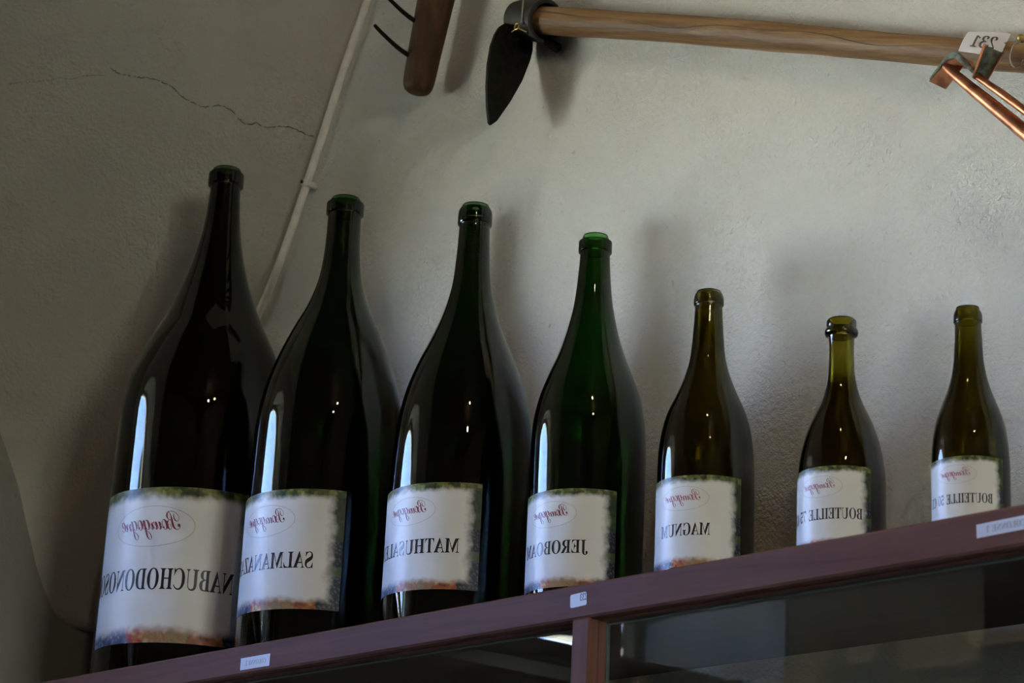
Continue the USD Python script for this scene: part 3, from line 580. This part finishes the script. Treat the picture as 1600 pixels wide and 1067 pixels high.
def label_art(w, h, nu, nv, seed):
    """The printed border of the label: grapes and vine leaves that fade into a white middle. u runs from the right edge as seen to the left, v from the bottom up; both in units of the label's height."""
    asp = w / h
    u, v = np.meshgrid(np.linspace(0, asp, nu), np.linspace(0, 1, nv), indexing='ij')
    P = np.stack([u, v, np.zeros_like(u)], -1)
    g = np.random.default_rng(100 + seed)
    cell = 0.034
    gx, gy = np.meshgrid(np.arange(-1, int(asp / cell) + 2), np.arange(-1, int(1 / cell) + 2), indexing='ij')
    pts = np.stack([gx, gy], -1).reshape(-1, 2) * cell + g.uniform(0, cell, (gx.size, 2))
    q = np.stack([u, v], -1).reshape(-1, 2) + (meshkit.fbm(P * 30.0, 2, 5).reshape(-1, 1) - 0.5) * 0.02
    dist, idx = cKDTree(pts).query(q)
    dist, idx = dist.reshape(u.shape), idx.reshape(u.shape)
    off = q.reshape(u.shape + (2,)) - pts[idx].reshape(u.shape + (2,))
    tone = g.uniform(0, 1, len(pts))[idx]
    big = meshkit.fbm(P * 7.0, 3, 40 + seed)
    fine = meshkit.fbm(P * 26.0, 3, 60 + seed)

    def pick(t, cols):
        t = np.clip(t, 0, 0.999) * (len(cols) - 1)
        i = t.astype(int)
        c = np.array(cols)
        return c[i] + (c[np.minimum(i + 1, len(cols) - 1)] - c[i]) * (t - i)[..., None]

    ball = np.clip(1.25 - dist / cell * 1.1, 0.25, 1.2)[..., None]          # printed grapes: round, darker rims
    spark = np.exp(-((off[..., 0] + 0.2 * cell) ** 2 + (off[..., 1] - 0.25 * cell) ** 2) / (0.22 * cell) ** 2)[..., None]
    pale, olive, leaf, dark = (0.44, 0.42, 0.15), (0.22, 0.22, 0.05), (0.055, 0.085, 0.022), (0.014, 0.024, 0.012)
    top = pick(tone * 0.35 + big * 0.7 + fine * 0.5 - 0.32, [dark, leaf, olive, pale, (0.40, 0.30, 0.10)]) * (0.6 + 0.4 * ball)
    tk = np.exp(-((u - asp * 0.60) / (asp * 0.085)) ** 2)[..., None] * 0.9   # a dark leaf on the upper edge
    top = top * (1 - tk) + np.array(dark) * tk
    blue = pick(tone * 0.7 + fine * 0.3, [(0.02, 0.022, 0.04), (0.07, 0.08, 0.14), (0.20, 0.22, 0.31)]) * ball + spark * 0.25
    red = pick(tone * 0.35 + fine * 1.0 - 0.1, [(0.03, 0.02, 0.012), (0.30, 0.03, 0.02), (0.42, 0.06, 0.03), (0.50, 0.22, 0.05), (0.62, 0.46, 0.10)])
    ochre = pick(tone * 0.3 + fine * 0.9 - 0.05, [(0.12, 0.09, 0.04), (0.33, 0.26, 0.13), (0.38, 0.16, 0.07), (0.50, 0.42, 0.24)])
    night = pick(tone * 0.6, [(0.006, 0.006, 0.012), (0.014, 0.014, 0.034), (0.04, 0.04, 0.075)]) * ball + spark * 0.10
    green = pick(tone * 0.3 + big * 0.5 + fine * 0.3 - 0.15, [dark, (0.03, 0.045, 0.015), leaf, (0.12, 0.13, 0.04)])
    s = (u / asp + (big - 0.5) * 0.12)[..., None]
    bottom = np.where(s > 0.58, blue, np.where(s > 0.46, red, np.where(s > 0.26, ochre, np.where(s > 0.14, red * 0.6 + ochre * 0.3, night))))
    vv = (v + (big - 0.5) * 0.06)[..., None]
    right = np.where(vv > 0.56, green, np.where((vv < 0.36) & (vv > 0.29), np.array(leaf) * 0.9, night))
    # which border a point belongs to, softly
    a, b, c, d = u / 0.155, (asp - u) / 0.13, v / 0.115, (1 - v) / 0.10
    low = np.minimum.reduce([a, b, c, d])[..., None]
    col = np.where(low == c[..., None], bottom, np.where((low == a[..., None]) & (vv < 0.92), right, top))
    wob = (big - 0.5) * 0.45 + (fine - 0.5) * 0.30
    e = np.minimum(np.minimum(a, b), np.minimum(c, d)) + wob
    k = np.clip((e - 0.30) / 0.70, 0, 1)
    k = (k * k * (3 - 2 * k))[..., None]
    return col * (1 - k) + np.array([0.84, 0.825, 0.76]) * k, u, v


BOTTLES = [
    # kind name, label, x, dy, height, [(h, r)...], glass, wall, label (bottom, height, width, centre angle in degrees, text, stretch, ink)
    dict(name='NABUCHODONOSOR', label='tallest wine bottle, at the left end, lettered NABUCHODONOSOR', off=0.0, x=-2.524, base=0.1166,
         body=[(0.300, 0.1164), (0.344, 0.1160), (0.390, 0.1150), (0.436, 0.1085), (0.470, 0.0975), (0.495, 0.0872), (0.538, 0.0655), (0.585, 0.0472), (0.634, 0.0332), (0.682, 0.0250), (0.730, 0.0214)],
         lip=[(0.7365, 0.0214), (0.7372, 0.0222), (0.7378, 0.0248), (0.7390, 0.0252), (0.7545, 0.0252), (0.7560, 0.0246), (0.7563, 0.0216), (0.7570, 0.0210), (0.7610, 0.0206), (0.7622, 0.0198)], mouth=0.0165, glass='glass_black', wall=0.0062,
         tag=(0.0617, 0.2055, 0.300, -29.0), stretch=0.575, ink='ink_red'),
    dict(name='SALMANAZAR', label='second tallest green bottle, lettered SALMANAZAR', off=0.0007, x=-2.241, base=0.0975,
         body=[(0.215, 0.0973), (0.255, 0.0962), (0.293, 0.0953), (0.332, 0.0936), (0.355, 0.0905), (0.378, 0.0858), (0.418, 0.0730), (0.458, 0.0565), (0.498, 0.0377), (0.539, 0.0263), (0.580, 0.0226), (0.617, 0.0219)],
         lip=[(0.6200, 0.0217), (0.6207, 0.0222), (0.6212, 0.0242), (0.6222, 0.0247), (0.6350, 0.0248), (0.6364, 0.0242), (0.6367, 0.0208), (0.6374, 0.0203), (0.6412, 0.0200), (0.6424, 0.0192)], mouth=0.0162, glass='glass_green', wall=0.0058,
         tag=(0.0752, 0.149, 0.2090, -45.5), stretch=0.70, ink='ink_red'),
    dict(name='MATHUSALEM', label='dark bottle third from the left, lettered MATHUSALEM', off=0.0016, x=-1.979, base=0.0852,
         body=[(0.180, 0.0851), (0.218, 0.0842), (0.252, 0.0823), (0.287, 0.0790), (0.322, 0.0719), (0.357, 0.0600), (0.393, 0.0442), (0.429, 0.0310), (0.465, 0.0231), (0.502, 0.0202), (0.535, 0.0188)],
         lip=[(0.5385, 0.0187), (0.5392, 0.0190), (0.5397, 0.0207), (0.5415, 0.0212), (0.5440, 0.0211), (0.5446, 0.0207), (0.5452, 0.0211), (0.5530, 0.0212), (0.5575, 0.0205), (0.5600, 0.0192), (0.5604, 0.0181), (0.5628, 0.0176), (0.5638, 0.0170)], mouth=0.0142, glass='glass_dark_green', wall=0.0052,
         tag=(0.0687, 0.1243, 0.178, -43.0), stretch=0.75, ink='ink_red'),
    dict(name='JEROBOAM', label='middle bottle with bright green rim, lettered JEROBOAM', off=-0.0012, x=-1.761, base=0.0640,
         body=[(0.160, 0.0641), (0.180, 0.0642), (0.210, 0.0642), (0.239, 0.0632), (0.269, 0.0584), (0.300, 0.0482), (0.330, 0.0363), (0.361, 0.0274), (0.392, 0.0215), (0.423, 0.0185), (0.446, 0.0171)],
         lip=[(0.4490, 0.0170), (0.4497, 0.0174), (0.4502, 0.0189), (0.4512, 0.0193), (0.4620, 0.0193), (0.4632, 0.0188), (0.4635, 0.0158), (0.4641, 0.0154), (0.4682, 0.0152), (0.4692, 0.0146)], mouth=0.0124, glass='glass_green', wall=0.0050,
         tag=(0.0483, 0.1077, 0.1500, -36.8), stretch=0.735, ink='ink_red'),
    dict(name='MAGNUM', label='olive glass wine bottle lettered MAGNUM', off=0.0, x=-1.584, base=0.0512,
         body=[(0.140, 0.0512), (0.160, 0.0509), (0.181, 0.0501), (0.202, 0.0475), (0.223, 0.0423), (0.244, 0.0333), (0.266, 0.0245), (0.287, 0.0190), (0.309, 0.0168), (0.331, 0.0154), (0.344, 0.0147)],
         lip=[(0.3455, 0.0148), (0.3461, 0.0151), (0.3466, 0.0160), (0.3476, 0.0163), (0.3530, 0.0162), (0.3570, 0.0155), (0.3598, 0.0143), (0.3608, 0.0132)], mouth=0.0113, glass='glass_olive', wall=0.0050,
         tag=(0.0497, 0.0955, 0.128, -26.5), stretch=0.66, ink='ink_pink'),
    dict(name='BOUTEILLE 75 CL', label='olive bottle with a flared double ring mouth, lettered BOUTEILLE 75 CL', off=-0.0008, x=-1.400, base=0.0434,
         body=[(0.120, 0.0433), (0.140, 0.0416), (0.156, 0.0386), (0.172, 0.0340), (0.188, 0.0275), (0.205, 0.0197), (0.221, 0.0152), (0.237, 0.0130), (0.254, 0.0125), (0.270, 0.0129)],
         lip=[(0.2712, 0.0131), (0.2718, 0.0140), (0.2726, 0.0160), (0.2750, 0.0169), (0.2775, 0.0167), (0.2797, 0.0157), (0.2803, 0.0149), (0.2808, 0.0148), (0.2830, 0.0151), (0.2870, 0.0151), (0.2885, 0.0146)], mouth=0.0108, glass='glass_olive', wall=0.0050,
         tag=(0.0460, 0.0802, 0.106, -29.5), stretch=0.61, ink='ink_pink'),
    dict(name='BOUTEILLE 50 CL', label='smallest olive bottle, at the right end, lettered BOUTEILLE 50 CL', off=0.0002, x=-1.246, base=0.0363,
         body=[(0.110, 0.0363), (0.124, 0.0359), (0.139, 0.0345), (0.154, 0.0316), (0.169, 0.0265), (0.185, 0.0205), (0.200, 0.0165), (0.216, 0.0142), (0.231, 0.0132), (0.250, 0.0125)],
         lip=[(0.2518, 0.0124), (0.2523, 0.0126), (0.2528, 0.0134), (0.2536, 0.0137), (0.2605, 0.0136), (0.2630, 0.0128), (0.2652, 0.0119), (0.2664, 0.0111)], mouth=0.0095, glass='glass_olive', wall=0.0050,
         tag=(0.0440, 0.0674, 0.094, -22.0), stretch=0.575, ink='ink_pink'),
]
YB_ROW = 1.6936


def bottle(i, B):
    x, y, z = B['x'] + B['off'] * 0.67, YB_ROW + B['off'] * 0.74, EYE + HT
    at = (x, y, z)
    t = thing('wine_bottle', B['label'], 'bottle', at=at)
    R = B['base']
    h = np.array([0.012] + [p[0] for p in B['body']])
    r = np.array([R] + [p[1] for p in B['body']])
    f = PchipInterpolator(h, r)
    hs = np.linspace(0.012, h[-1], 110)
    for _ in range(1):
        rs = f(hs)
        for k in range(3):          # light smoothing of the measured outline
            rs[1:-1] = (rs[:-2] + 2 * rs[1:-1] + rs[2:]) / 4
    foot = [(R - 0.006, 0.0), (R - 0.0025, 0.0015), (R - 0.0006, 0.005)]
    lip = B['lip']
    outer = [(0.0, 0.22 * R)] + [(a * R, 0.22 * R * (1 - (a / 0.84) ** 2) + 0.001) for a in (0.25, 0.5, 0.7)] + [(0.82 * R, 0.002)] + foot + list(zip(rs, hs)) + [(b, a) for a, b in lip]
    top = lip[-1][0]
    m, wll = B['mouth'], B['wall']
    rin = np.maximum(rs - wll, np.minimum(m, rs - 0.0018))
    keep = hs < h[-1]
    inner = [((lip[-1][1] + m) / 2 + 0.0008, top + 0.0012), (m + 0.0004, top + 0.0002), (m, top - 0.003)] + [(a, b) for a, b in zip(rin[keep][::-1], hs[keep][::-1]) if b > 0.03]
    inner += [(R - wll - 0.003, 0.022), (0.75 * R, 0.017 + 0.02 * R), (0.5 * R, 0.012 + 0.14 * R), (0.25 * R, 0.012 + 0.20 * R), (0.0, 0.012 + 0.22 * R)]
    g = lathe(outer + inner, 112 if i < 5 else 88)
    g.apply_translation(at)
    part('glass', g, B['glass'], t, smooth=30, at=at)
    # the paper label round the belly
    z0, lh, lw, mid = B['tag']
    toward = math.atan2(-y, -x)                 # to the camera's side
    def wrap(u, v, lift):
        """u metres round the belly from the label's middle (to the left as seen), v above its lower edge."""
        rr = np.interp(z0 + v, hs, rs) + lift
        a = toward + math.radians(mid) - u / R          # a grows to the right as seen
        return np.stack([x + rr * np.cos(a), y + rr * np.sin(a), z + z0 + v], -1)
    nu, nv = (190, 130) if i < 4 else (130, 96)
    art, uu, vv = label_art(lw, lh, nu, nv, 0)
    uu = uu * lh - lw / 2
    P = wrap(uu, vv * lh, 0.0003)
    n, mm = uu.shape
    a, b = np.meshgrid(np.arange(n - 1), np.arange(mm - 1), indexing='ij')
    q = np.stack([a * mm + b, (a + 1) * mm + b, (a + 1) * mm + b + 1, a * mm + b + 1], -1).reshape(-1, 4)
    F = np.vstack([q[:, [0, 1, 2]], q[:, [0, 2, 3]]])[:, ::-1]
    lab = part('paper_label', trimesh.Trimesh(P.reshape(-1, 3), F, process=False), 'label_print', t, smooth=True, at=at, art=art.reshape(-1, 3), label='white paper label bordered with grapes and vine leaves')
    cap = 0.133 * lh
    polys, wid = letters(B['name'], cap, B['stretch'])
    v2, f2 = flat(polys, 0.005)
    part('lettering', trimesh.Trimesh(wrap(v2[:, 0] - wid / 2, v2[:, 1] + 0.405 * lh - cap / 2, 0.00055), f2, process=False), 'ink_black', lab, at=at, label='black capitals reading ' + B['name'])
    cap = 0.112 * lh
    polys, wid = letters('bourgogne', cap, 0.72, 0.70)
    v2, f2 = flat(polys, 0.005)
    part('lettering', trimesh.Trimesh(wrap(v2[:, 0] - wid / 2 + 0.02 * lh, v2[:, 1] + 0.722 * lh, 0.00055), f2, process=False), B['ink'], lab, at=at, label='red script reading Bourgogne')
    el = affinity.scale(Point(0, 0).buffer(1, quad_segs=40), 0.290 * lh, 0.133 * lh)
    v2, f2 = flat([el.difference(affinity.scale(Point(0, 0).buffer(1, quad_segs=40), 0.2865 * lh, 0.1298 * lh))], 0.005)
    part('oval_line', trimesh.Trimesh(wrap(v2[:, 0], v2[:, 1] + 0.745 * lh, 0.00055), f2, process=False), 'ink_line', lab, at=at)


for i, B in enumerate(BOTTLES):
    bottle(i, B)

# ---------------------------------------------------------------- the tools on the wall
# hoe: wooden handle, iron eye, leaf-shaped blade that hangs at right angles to the handle
H0, H1 = np.array([-2.030, 1.815, 1.3428]), np.array([-0.86, 1.815, 0.8890])
ax = (H1 - H0) / np.linalg.norm(H1 - H0)
at = (-2.03, 1.815, EYE + 1.3428)
hoe = thing('hoe', 'old vineyard hoe with black leaf-shaped blade and long worn wooden handle, on the wall', 'hoe', at=at)
s = np.linspace(0, 1, 90)
hp = H0 + (H1 - H0) * s[:, None]
hp[:, 2] += 0.0022 * np.sin(s * 7.0)
hr = np.interp(s, [0, 0.02, 0.6, 1.0], [0.0175, 0.0186, 0.0157, 0.0150]) + 0.0004 * np.sin(s * 23)
hp_m = tube(hp, hr, 36, wobble=0.0016, seed=5)
han = part('handle', E(hp_m), 'handle_wood', hoe, smooth=50, at=at, label='worn brown wooden handle')
# a long drying crack on the visible side of the handle
cs = np.linspace(0.03, 0.62, 120)
lo = np.interp(cs, s, hr)
wv = 0.08 + 0.20 * np.sin(cs * 21.0) + 0.12 * np.sin(cs * 47.0)
nrm = np.cross(ax, (0, 1, 0))
nrm = nrm if nrm[2] > 0 else -nrm
cpts = np.array([np.interp(cs, s, hp[:, k]) for k in range(3)]).T + (lo + 0.0002)[:, None] * (np.sin(wv)[:, None] * nrm + np.cos(wv)[:, None] * np.array([0, -1, 0]))
part('drying_crack', E(tube(cpts, 0.0004 + 0.0002 * np.sin(cs * 30), 6)), 'crack_dark', han, at=at)
ring_c = H0 + ax * 0.003


def along(profile, centre, axis, seg=40):
    m = lathe(profile, seg)
    T = trimesh.geometry.align_vectors((0, 0, 1), axis)
    m.apply_transform(T)
    m.apply_translation(centre)
    return m


eye = along([(0.0, -0.030), (0.0195, -0.030), (0.0235, -0.028), (0.0262, -0.015), (0.0282, 0.015), (0.0290, 0.031), (0.0275, 0.033), (0.0235, 0.033), (0.0228, 0.025), (0.0215, -0.020), (0.0, -0.020)], ring_c, ax)
part('eye', E(eye), 'grey_iron', hoe, smooth=35, at=at, label='iron eye ring round the handle end')
leaf = [(1.7686, 1.3192), (1.7580, 1.3095), (1.7500, 1.2960), (1.7432, 1.2772), (1.7405, 1.2508), (1.7441, 1.2215), (1.7516, 1.1971), (1.7594, 1.1791), (1.764, 1.1771), (1.7724, 1.1852), (1.7895, 1.2161), (1.8045, 1.2499), (1.8146, 1.2827), (1.8174, 1.2971), (1.8172, 1.3128), (1.8147, 1.3221)]
lp = Polygon(leaf).buffer(0.002).buffer(-0.002)
lm = trimesh.creation.extrude_polygon(lp, 0.004, engine='earcut')
lm = lm.subdivide_to_size(0.008)
v = lm.vertices.copy()
mid_y = 1.7780 + (v[:, 1] - 1.18) * 0.08
dish = 6.0 * (v[:, 0] - mid_y) ** 2 - 2.0 * np.clip(1.30 - v[:, 1], 0, 1) ** 2 * 0.6
lm.vertices = np.stack([-2.030 + v[:, 2] + dish * 0.6, v[:, 0], v[:, 1]], 1)
lm.vertices[:, 0] -= 0.025
lm.vertices[:, 1:] *= 2.055 / 2.03
if lm.volume < 0:
    lm.invert()
part('blade', E(lm), 'black_iron', hoe, smooth=30, at=at, label='black leaf-shaped iron blade')
neck = m3.Manifold.batch_boolean([hull([(-2.053, 1.812, 1.335), (-2.050, 1.800, 1.318)], [0.012, 0.010]), hull([(-2.050, 1.800, 1.318), (-2.052, 1.806, 1.305)], [0.010, 0.006])], m3.OpType.Add)
part('neck', E(neck), 'black_iron', hoe, smooth=40, at=at)
part('nail_bend', E(tube(spline([(-2.014, 1.789, 1.357), (-2.011, 1.786, 1.349), (-2.012, 1.786, 1.335), (-2.013, 1.787, 1.321)], 14), 0.0013, 8)), 'bright_steel', hoe, smooth=40, at=at)
rn = [(-2.019 + 0.004 * math.cos(a), 1.784, 1.318 + 0.004 * math.sin(a)) for a in np.linspace(0, 2 * np.pi, 22)]
part('wire_eye', E(join(tube(rn, 0.0011, 8), tube([(-2.031, 1.786, 1.315), (-2.023, 1.784, 1.3145)], 0.0009, 8), tube([(-2.016, 1.784, 1.315), (-2.006, 1.790, 1.308)], 0.0010, 8))), 'brass', hoe, smooth=40, at=at)
part('hook', E(hull([(-2.006, 1.826, 1.308), (-1.998, 1.836, 1.300)], [0.006, 0.007], 16)), 'black_iron', hoe, smooth=40, at=at)

# rake head: a rounded bar hanging on end, its iron tines pointing out into the room
at = (-2.225, 1.803, EYE + 1.36)
rake = thing('rake_head', 'brown wooden rake head with iron tines hanging on end at the top of the wall', 'rake', at=at)
bp = spline([(-2.2450, 1.805, 1.2965), (-2.2445, 1.805, 1.2990), (-2.2435, 1.805, 1.3040), (-2.2415, 1.805, 1.3130), (-2.2400, 1.805, 1.320), (-2.2285, 1.804, 1.365), (-2.2120, 1.803, 1.4300), (-2.170, 1.802, 1.60), (-2.145, 1.802, 1.70)], 420)
br = np.interp(bp[:, 2], [1.2965, 1.2972, 1.2990, 1.3025, 1.308, 1.315, 1.33, 1.365, 1.43, 1.6, 1.7], [0.003, 0.0082, 0.0140, 0.0185, 0.0212, 0.0224, 0.0232, 0.0242, 0.0262, 0.0275, 0.0275])
part('bar', E(tube(bp, br, 30, wobble=0.0010, seed=2, flat=0.92)), 'rake_wood', rake, smooth=50, at=at)
for k in range(7):
    z = 1.3462 + 0.0468 * k
    x = float(np.interp(z, bp[:, 2], bp[:, 0]))
    tp = spline([(x - 0.006, 1.795, z - 0.001), (x - 0.006, 1.772, z + 0.003), (x - 0.004, 1.742, z + 0.0115), (x - 0.002, 1.717, z + 0.0215)], 24)
    tn = part('tine', E(tube(tp, np.interp(np.linspace(0, 1, 24), [0, 0.15, 0.95, 1], [0.0040, 0.0034, 0.0026, 0.0022]), 12)), 'black_iron', rake, smooth=50, at=at)

# copper lance head: a tapering tube, a thinner tube, a bent strip and a half-open cup
at = (-1.28, 1.765, EYE + 1.0)
cop = thing('copper_tool', 'bent copper tube tool with greenish cut ends jutting in at the right edge', 'copper tool', at=at)
ct = spline([(-1.3215, 1.765, 1.0345), (-1.3150, 1.765, 1.0275), (-1.2700, 1.764, 0.9800), (-1.2255, 1.763, 0.9330), (-1.12, 1.76, 0.820), (-0.98, 1.75, 0.67)], 60)
cr = np.interp(np.linspace(0, 1, 60), [0, 0.02, 0.1, 0.35, 0.7, 1.0], [0.0030, 0.0052, 0.0062, 0.0085, 0.0100, 0.0105])
part('tube', E(tube(ct, cr, 24, wobble=0.0010, seed=3)), 'copper', cop, smooth=50, at=at)
t2 = spline([(-1.2760, 1.760, 1.0060), (-1.2642, 1.762, 0.9945), (-1.2455, 1.763, 0.9765), (-1.2248, 1.765, 0.9557), (-1.11, 1.765, 0.84), (-0.97, 1.76, 0.69)], 50)
part('thin_tube', E(tube(t2, np.interp(np.linspace(0, 1, 50), [0, 0.1, 0.3, 1], [0.0035, 0.0042, 0.0046, 0.0075]), 18, wobble=0.0008, seed=4)), 'copper', cop, smooth=50, at=at)


def strip(path, width_vec, thick):
    """A bent strip of sheet: path points, a width vector for each, thickness along the path's normal."""
    p = np.asarray(path, float)
    w = np.broadcast_to(np.asarray(width_vec, float), p.shape)
    t = np.gradient(p, axis=0)
    n = np.cross(t, w)
    n /= np.linalg.norm(n, axis=1, keepdims=True)
    a = [p - w / 2 - n * thick / 2, p + w / 2 - n * thick / 2, p + w / 2 + n * thick / 2, p - w / 2 + n * thick / 2]
    v = np.stack(a, 1).reshape(-1, 3)
    f = []
    k = len(p)
    for i in range(k - 1):
        for j in range(4):
            b0, b1, c0, c1 = i * 4 + j, i * 4 + (j + 1) % 4, (i + 1) * 4 + j, (i + 1) * 4 + (j + 1) % 4
            f += [(b0, c0, c1), (b0, c1, b1)]
    f += [(0, 1, 2), (0, 2, 3), ((k - 1) * 4, (k - 1) * 4 + 2, (k - 1) * 4 + 1), ((k - 1) * 4, (k - 1) * 4 + 3, (k - 1) * 4 + 2)]
    m = trimesh.Trimesh(v, f, process=False)
    if m.volume < 0:
        m.invert()
    return m


sp = spline([(-1.3415, 1.765, 1.0235), (-1.3281, 1.764, 1.0332), (-1.3147, 1.763, 1.0415), (-1.3058, 1.762, 1.0408), (-1.2954, 1.762, 1.0309), (-1.2828, 1.763, 1.0154), (-1.2700, 1.764, 1.0010)], 44)
sw = np.array([0.0150, 0.0080, -0.0110])
taper = np.interp(np.linspace(0, 1, 44), [0, 0.45, 0.6, 1], [1.0, 1.0, 0.55, 0.30])[:, None]
part('strip', E(strip(sp + sw * taper / 2, sw * taper, 0.0028)), 'copper', cop, smooth=35, at=at)
part('cut_edge', E(tube(sp[1:-6], np.interp(np.linspace(0, 1, 37), [0, 0.3, 0.5, 0.7, 1], [0.0016, 0.0026, 0.0040, 0.0034, 0.0018]), 10, wobble=0.0016, seed=6)), 'verdigris', cop, smooth=50, at=at, label='greenish corroded cut edge of the strip')
c0, c1 = np.array([-1.2765, 1.762, 1.0030]), np.array([-1.2570, 1.762, 1.0330])
ca = (c1 - c0) / np.linalg.norm(c1 - c0)
e1 = np.cross(ca, (0, 1, 0))
e1 /= np.linalg.norm(e1)
e2 = np.cross(ca, e1)
rows, ths = np.linspace(0, 1, 10), np.radians(np.linspace(200, 440, 26))
vv = []
for rr in (0.0112, 0.0098):
    for q in rows:
        cc = c0 + (c1 - c0) * q
        for th in ths:
            vv.append(cc + rr * (0.7 + 0.35 * q) * (math.cos(th) * e1 + math.sin(th) * e2))
vv = np.array(vv)
ff, nr, nt = [], len(rows), len(ths)
for i in range(nr - 1):
    for j in range(nt - 1):
        a = i * nt + j
        ff += [(a, a + 1, a + nt + 1), (a, a + nt + 1, a + nt)]
        b = a + nr * nt
        ff += [(b, b + nt + 1, b + 1), (b, b + nt, b + nt + 1)]
for i in range(nr - 1):
    for j in (0, nt - 1):
        a = i * nt + j
        b = a + nr * nt
        ff += [(a, a + nt, b + nt), (a, b + nt, b)]
for j in range(nt - 1):
    for i in (0, nr - 1):
        a = i * nt + j
        b = a + nr * nt
        ff += [(a, b, b + 1), (a, b + 1, a + 1)]
part('cup', E(trimesh.Trimesh(vv, ff, process=False)), 'copper', cop, smooth=40, at=at, label='half-open copper cup')
inn = vv[nr * nt:].reshape(nr, nt, 3)
inn = inn - (inn - (c0 + (c1 - c0) * rows[:, None])[:, None]) * 0.03
fi = []
for i in range(nr - 1):
    for j in range(nt - 1):
        a = i * nt + j
        fi += [(a, a + nt + 1, a + 1), (a, a + nt, a + nt + 1)]
part('cup_lining', E(trimesh.Trimesh(inn.reshape(-1, 3), fi, process=False)), 'verdigris', cop, smooth=40, at=at, label='dark green corroded inside of the cup')

# the paper number tucked over the handle
TL, TR, BL, BR = np.array([-1.3345, 1.825, 1.1000]), np.array([-1.2797, 1.825, 1.0798]), np.array([-1.3150, 1.7800, 1.0552]), np.array([-1.2633, 1.7800, 1.0297])
at = tuple((TL + TR + BL + BR) / 4 + np.array([0, 0, EYE]))
tg = thing('number_tag', 'white paper tag numbered 231 leaning on the hoe handle', 'tag', at=at)


def on_tag(a, b, lift):
    """a from right (0) to left (1) as seen, b from top (0) to bottom (1)."""
    a, b = np.asarray(a)[..., None], np.asarray(b)[..., None]
    p = (TR + (TL - TR) * a) * (1 - b) + (BR + (BL - BR) * a) * b
    n = np.cross(TL - TR, BR - TR)
    n /= np.linalg.norm(n)
    n = n if n[1] < 0 else -n
    return p + n * (0.0015 * np.sin(np.pi * b) + 0.001 * np.sin(np.pi * a) + lift)


ga, gb = np.meshgrid(np.linspace(0, 1, 14), np.linspace(0, 1, 14), indexing='ij')
P = on_tag(ga, gb, 0.0)
i, j = np.meshgrid(np.arange(13), np.arange(13), indexing='ij')
q = np.stack([i * 14 + j, (i + 1) * 14 + j, (i + 1) * 14 + j + 1, i * 14 + j + 1], -1).reshape(-1, 4)
F = np.vstack([q[:, [0, 1, 2]], q[:, [0, 2, 3]]])
Pb = on_tag(ga, gb, -0.0003)
tagm = trimesh.Trimesh(np.vstack([P.reshape(-1, 3), Pb.reshape(-1, 3)]), np.vstack([F, F[:, ::-1] + 196]), process=False)
part('sheet', E(tagm), 'paper', tg, smooth=True, at=at)
polys, wid = letters('231', 0.50, 0.42)
v2, f2 = flat(polys, 0.08)
hh = np.linalg.norm(TL - TR) / np.linalg.norm(BL - TL)
part('print', (on_tag(0.19 + v2[:, 0] / hh, 0.78 - v2[:, 1], 0.0006) + np.array([0, 0, EYE]), f2), 'ink_black', tg, at=at)

# brass screw in the handle with a loop of wire, right of the tag
at = (-1.242, 1.800, EYE + 1.0488)
nl = thing('wire_loop', 'thin wire loop hanging from a brass screw beside the paper tag', 'wire', at=at)
part('screw', E(join(tube([(-1.242, 1.812, 1.0455), (-1.242, 1.800, 1.0480), (-1.242, 1.790, 1.0488)], 0.0016, 10), hull([(-1.242, 1.7905, 1.0488), (-1.242, 1.7880, 1.0490)], 0.0042, 16))), 'brass', nl, smooth=40, at=at)
wl_ = [(-1.2420, 1.789, 1.0460), (-1.2424, 1.787, 1.0449), (-1.2487, 1.786, 1.0433), (-1.2521, 1.785, 1.0372), (-1.2539, 1.785, 1.0291), (-1.2518, 1.785, 1.0212), (-1.2464, 1.785, 1.0166), (-1.2408, 1.786, 1.0192), (-1.2391, 1.786, 1.0230)]
part('wire', E(tube(spline(wl_, 60), 0.0008, 8)), 'bright_steel', nl, smooth=40, at=at)

# ---------------------------------------------------------------- hanging lamps of the room (behind the viewer)
for k, (lx, ly, lz, lab) in enumerate(((1.90, -0.98, 2.85, 'small warm bulb hanging from the ceiling nearest the viewer'), (-0.90, 1.00, 1.55, 'tiny warm spot bulb hanging in front of the bottles'))):
    at = (lx, ly, EYE + lz)
    br_ = 0.05 if k == 0 else 0.022
    lp_ = thing('pendant_lamp', lab, 'lamp', at=at)
    part('cord', E(tube([(lx, ly, lz + 2 * br_), (lx, ly, TOP + 0.01)], 0.1 * br_, 8)), 'black_iron', lp_, at=at)
    part('socket', E(lathe(np.array([(0, 0.86), (0.43, 0.86), (0.51, 1.1), (0.51, 2.0), (0.23, 2.4), (0, 2.4)]) * br_, 20).apply_translation((lx, ly, lz))), 'black_iron', lp_, smooth=40, at=at)
    part('bulb', E(trimesh.creation.icosphere(3, br_).apply_translation((lx, ly, lz))), ('bulb_glow', 'bulb_dim')[k], lp_, smooth=True, at=at)
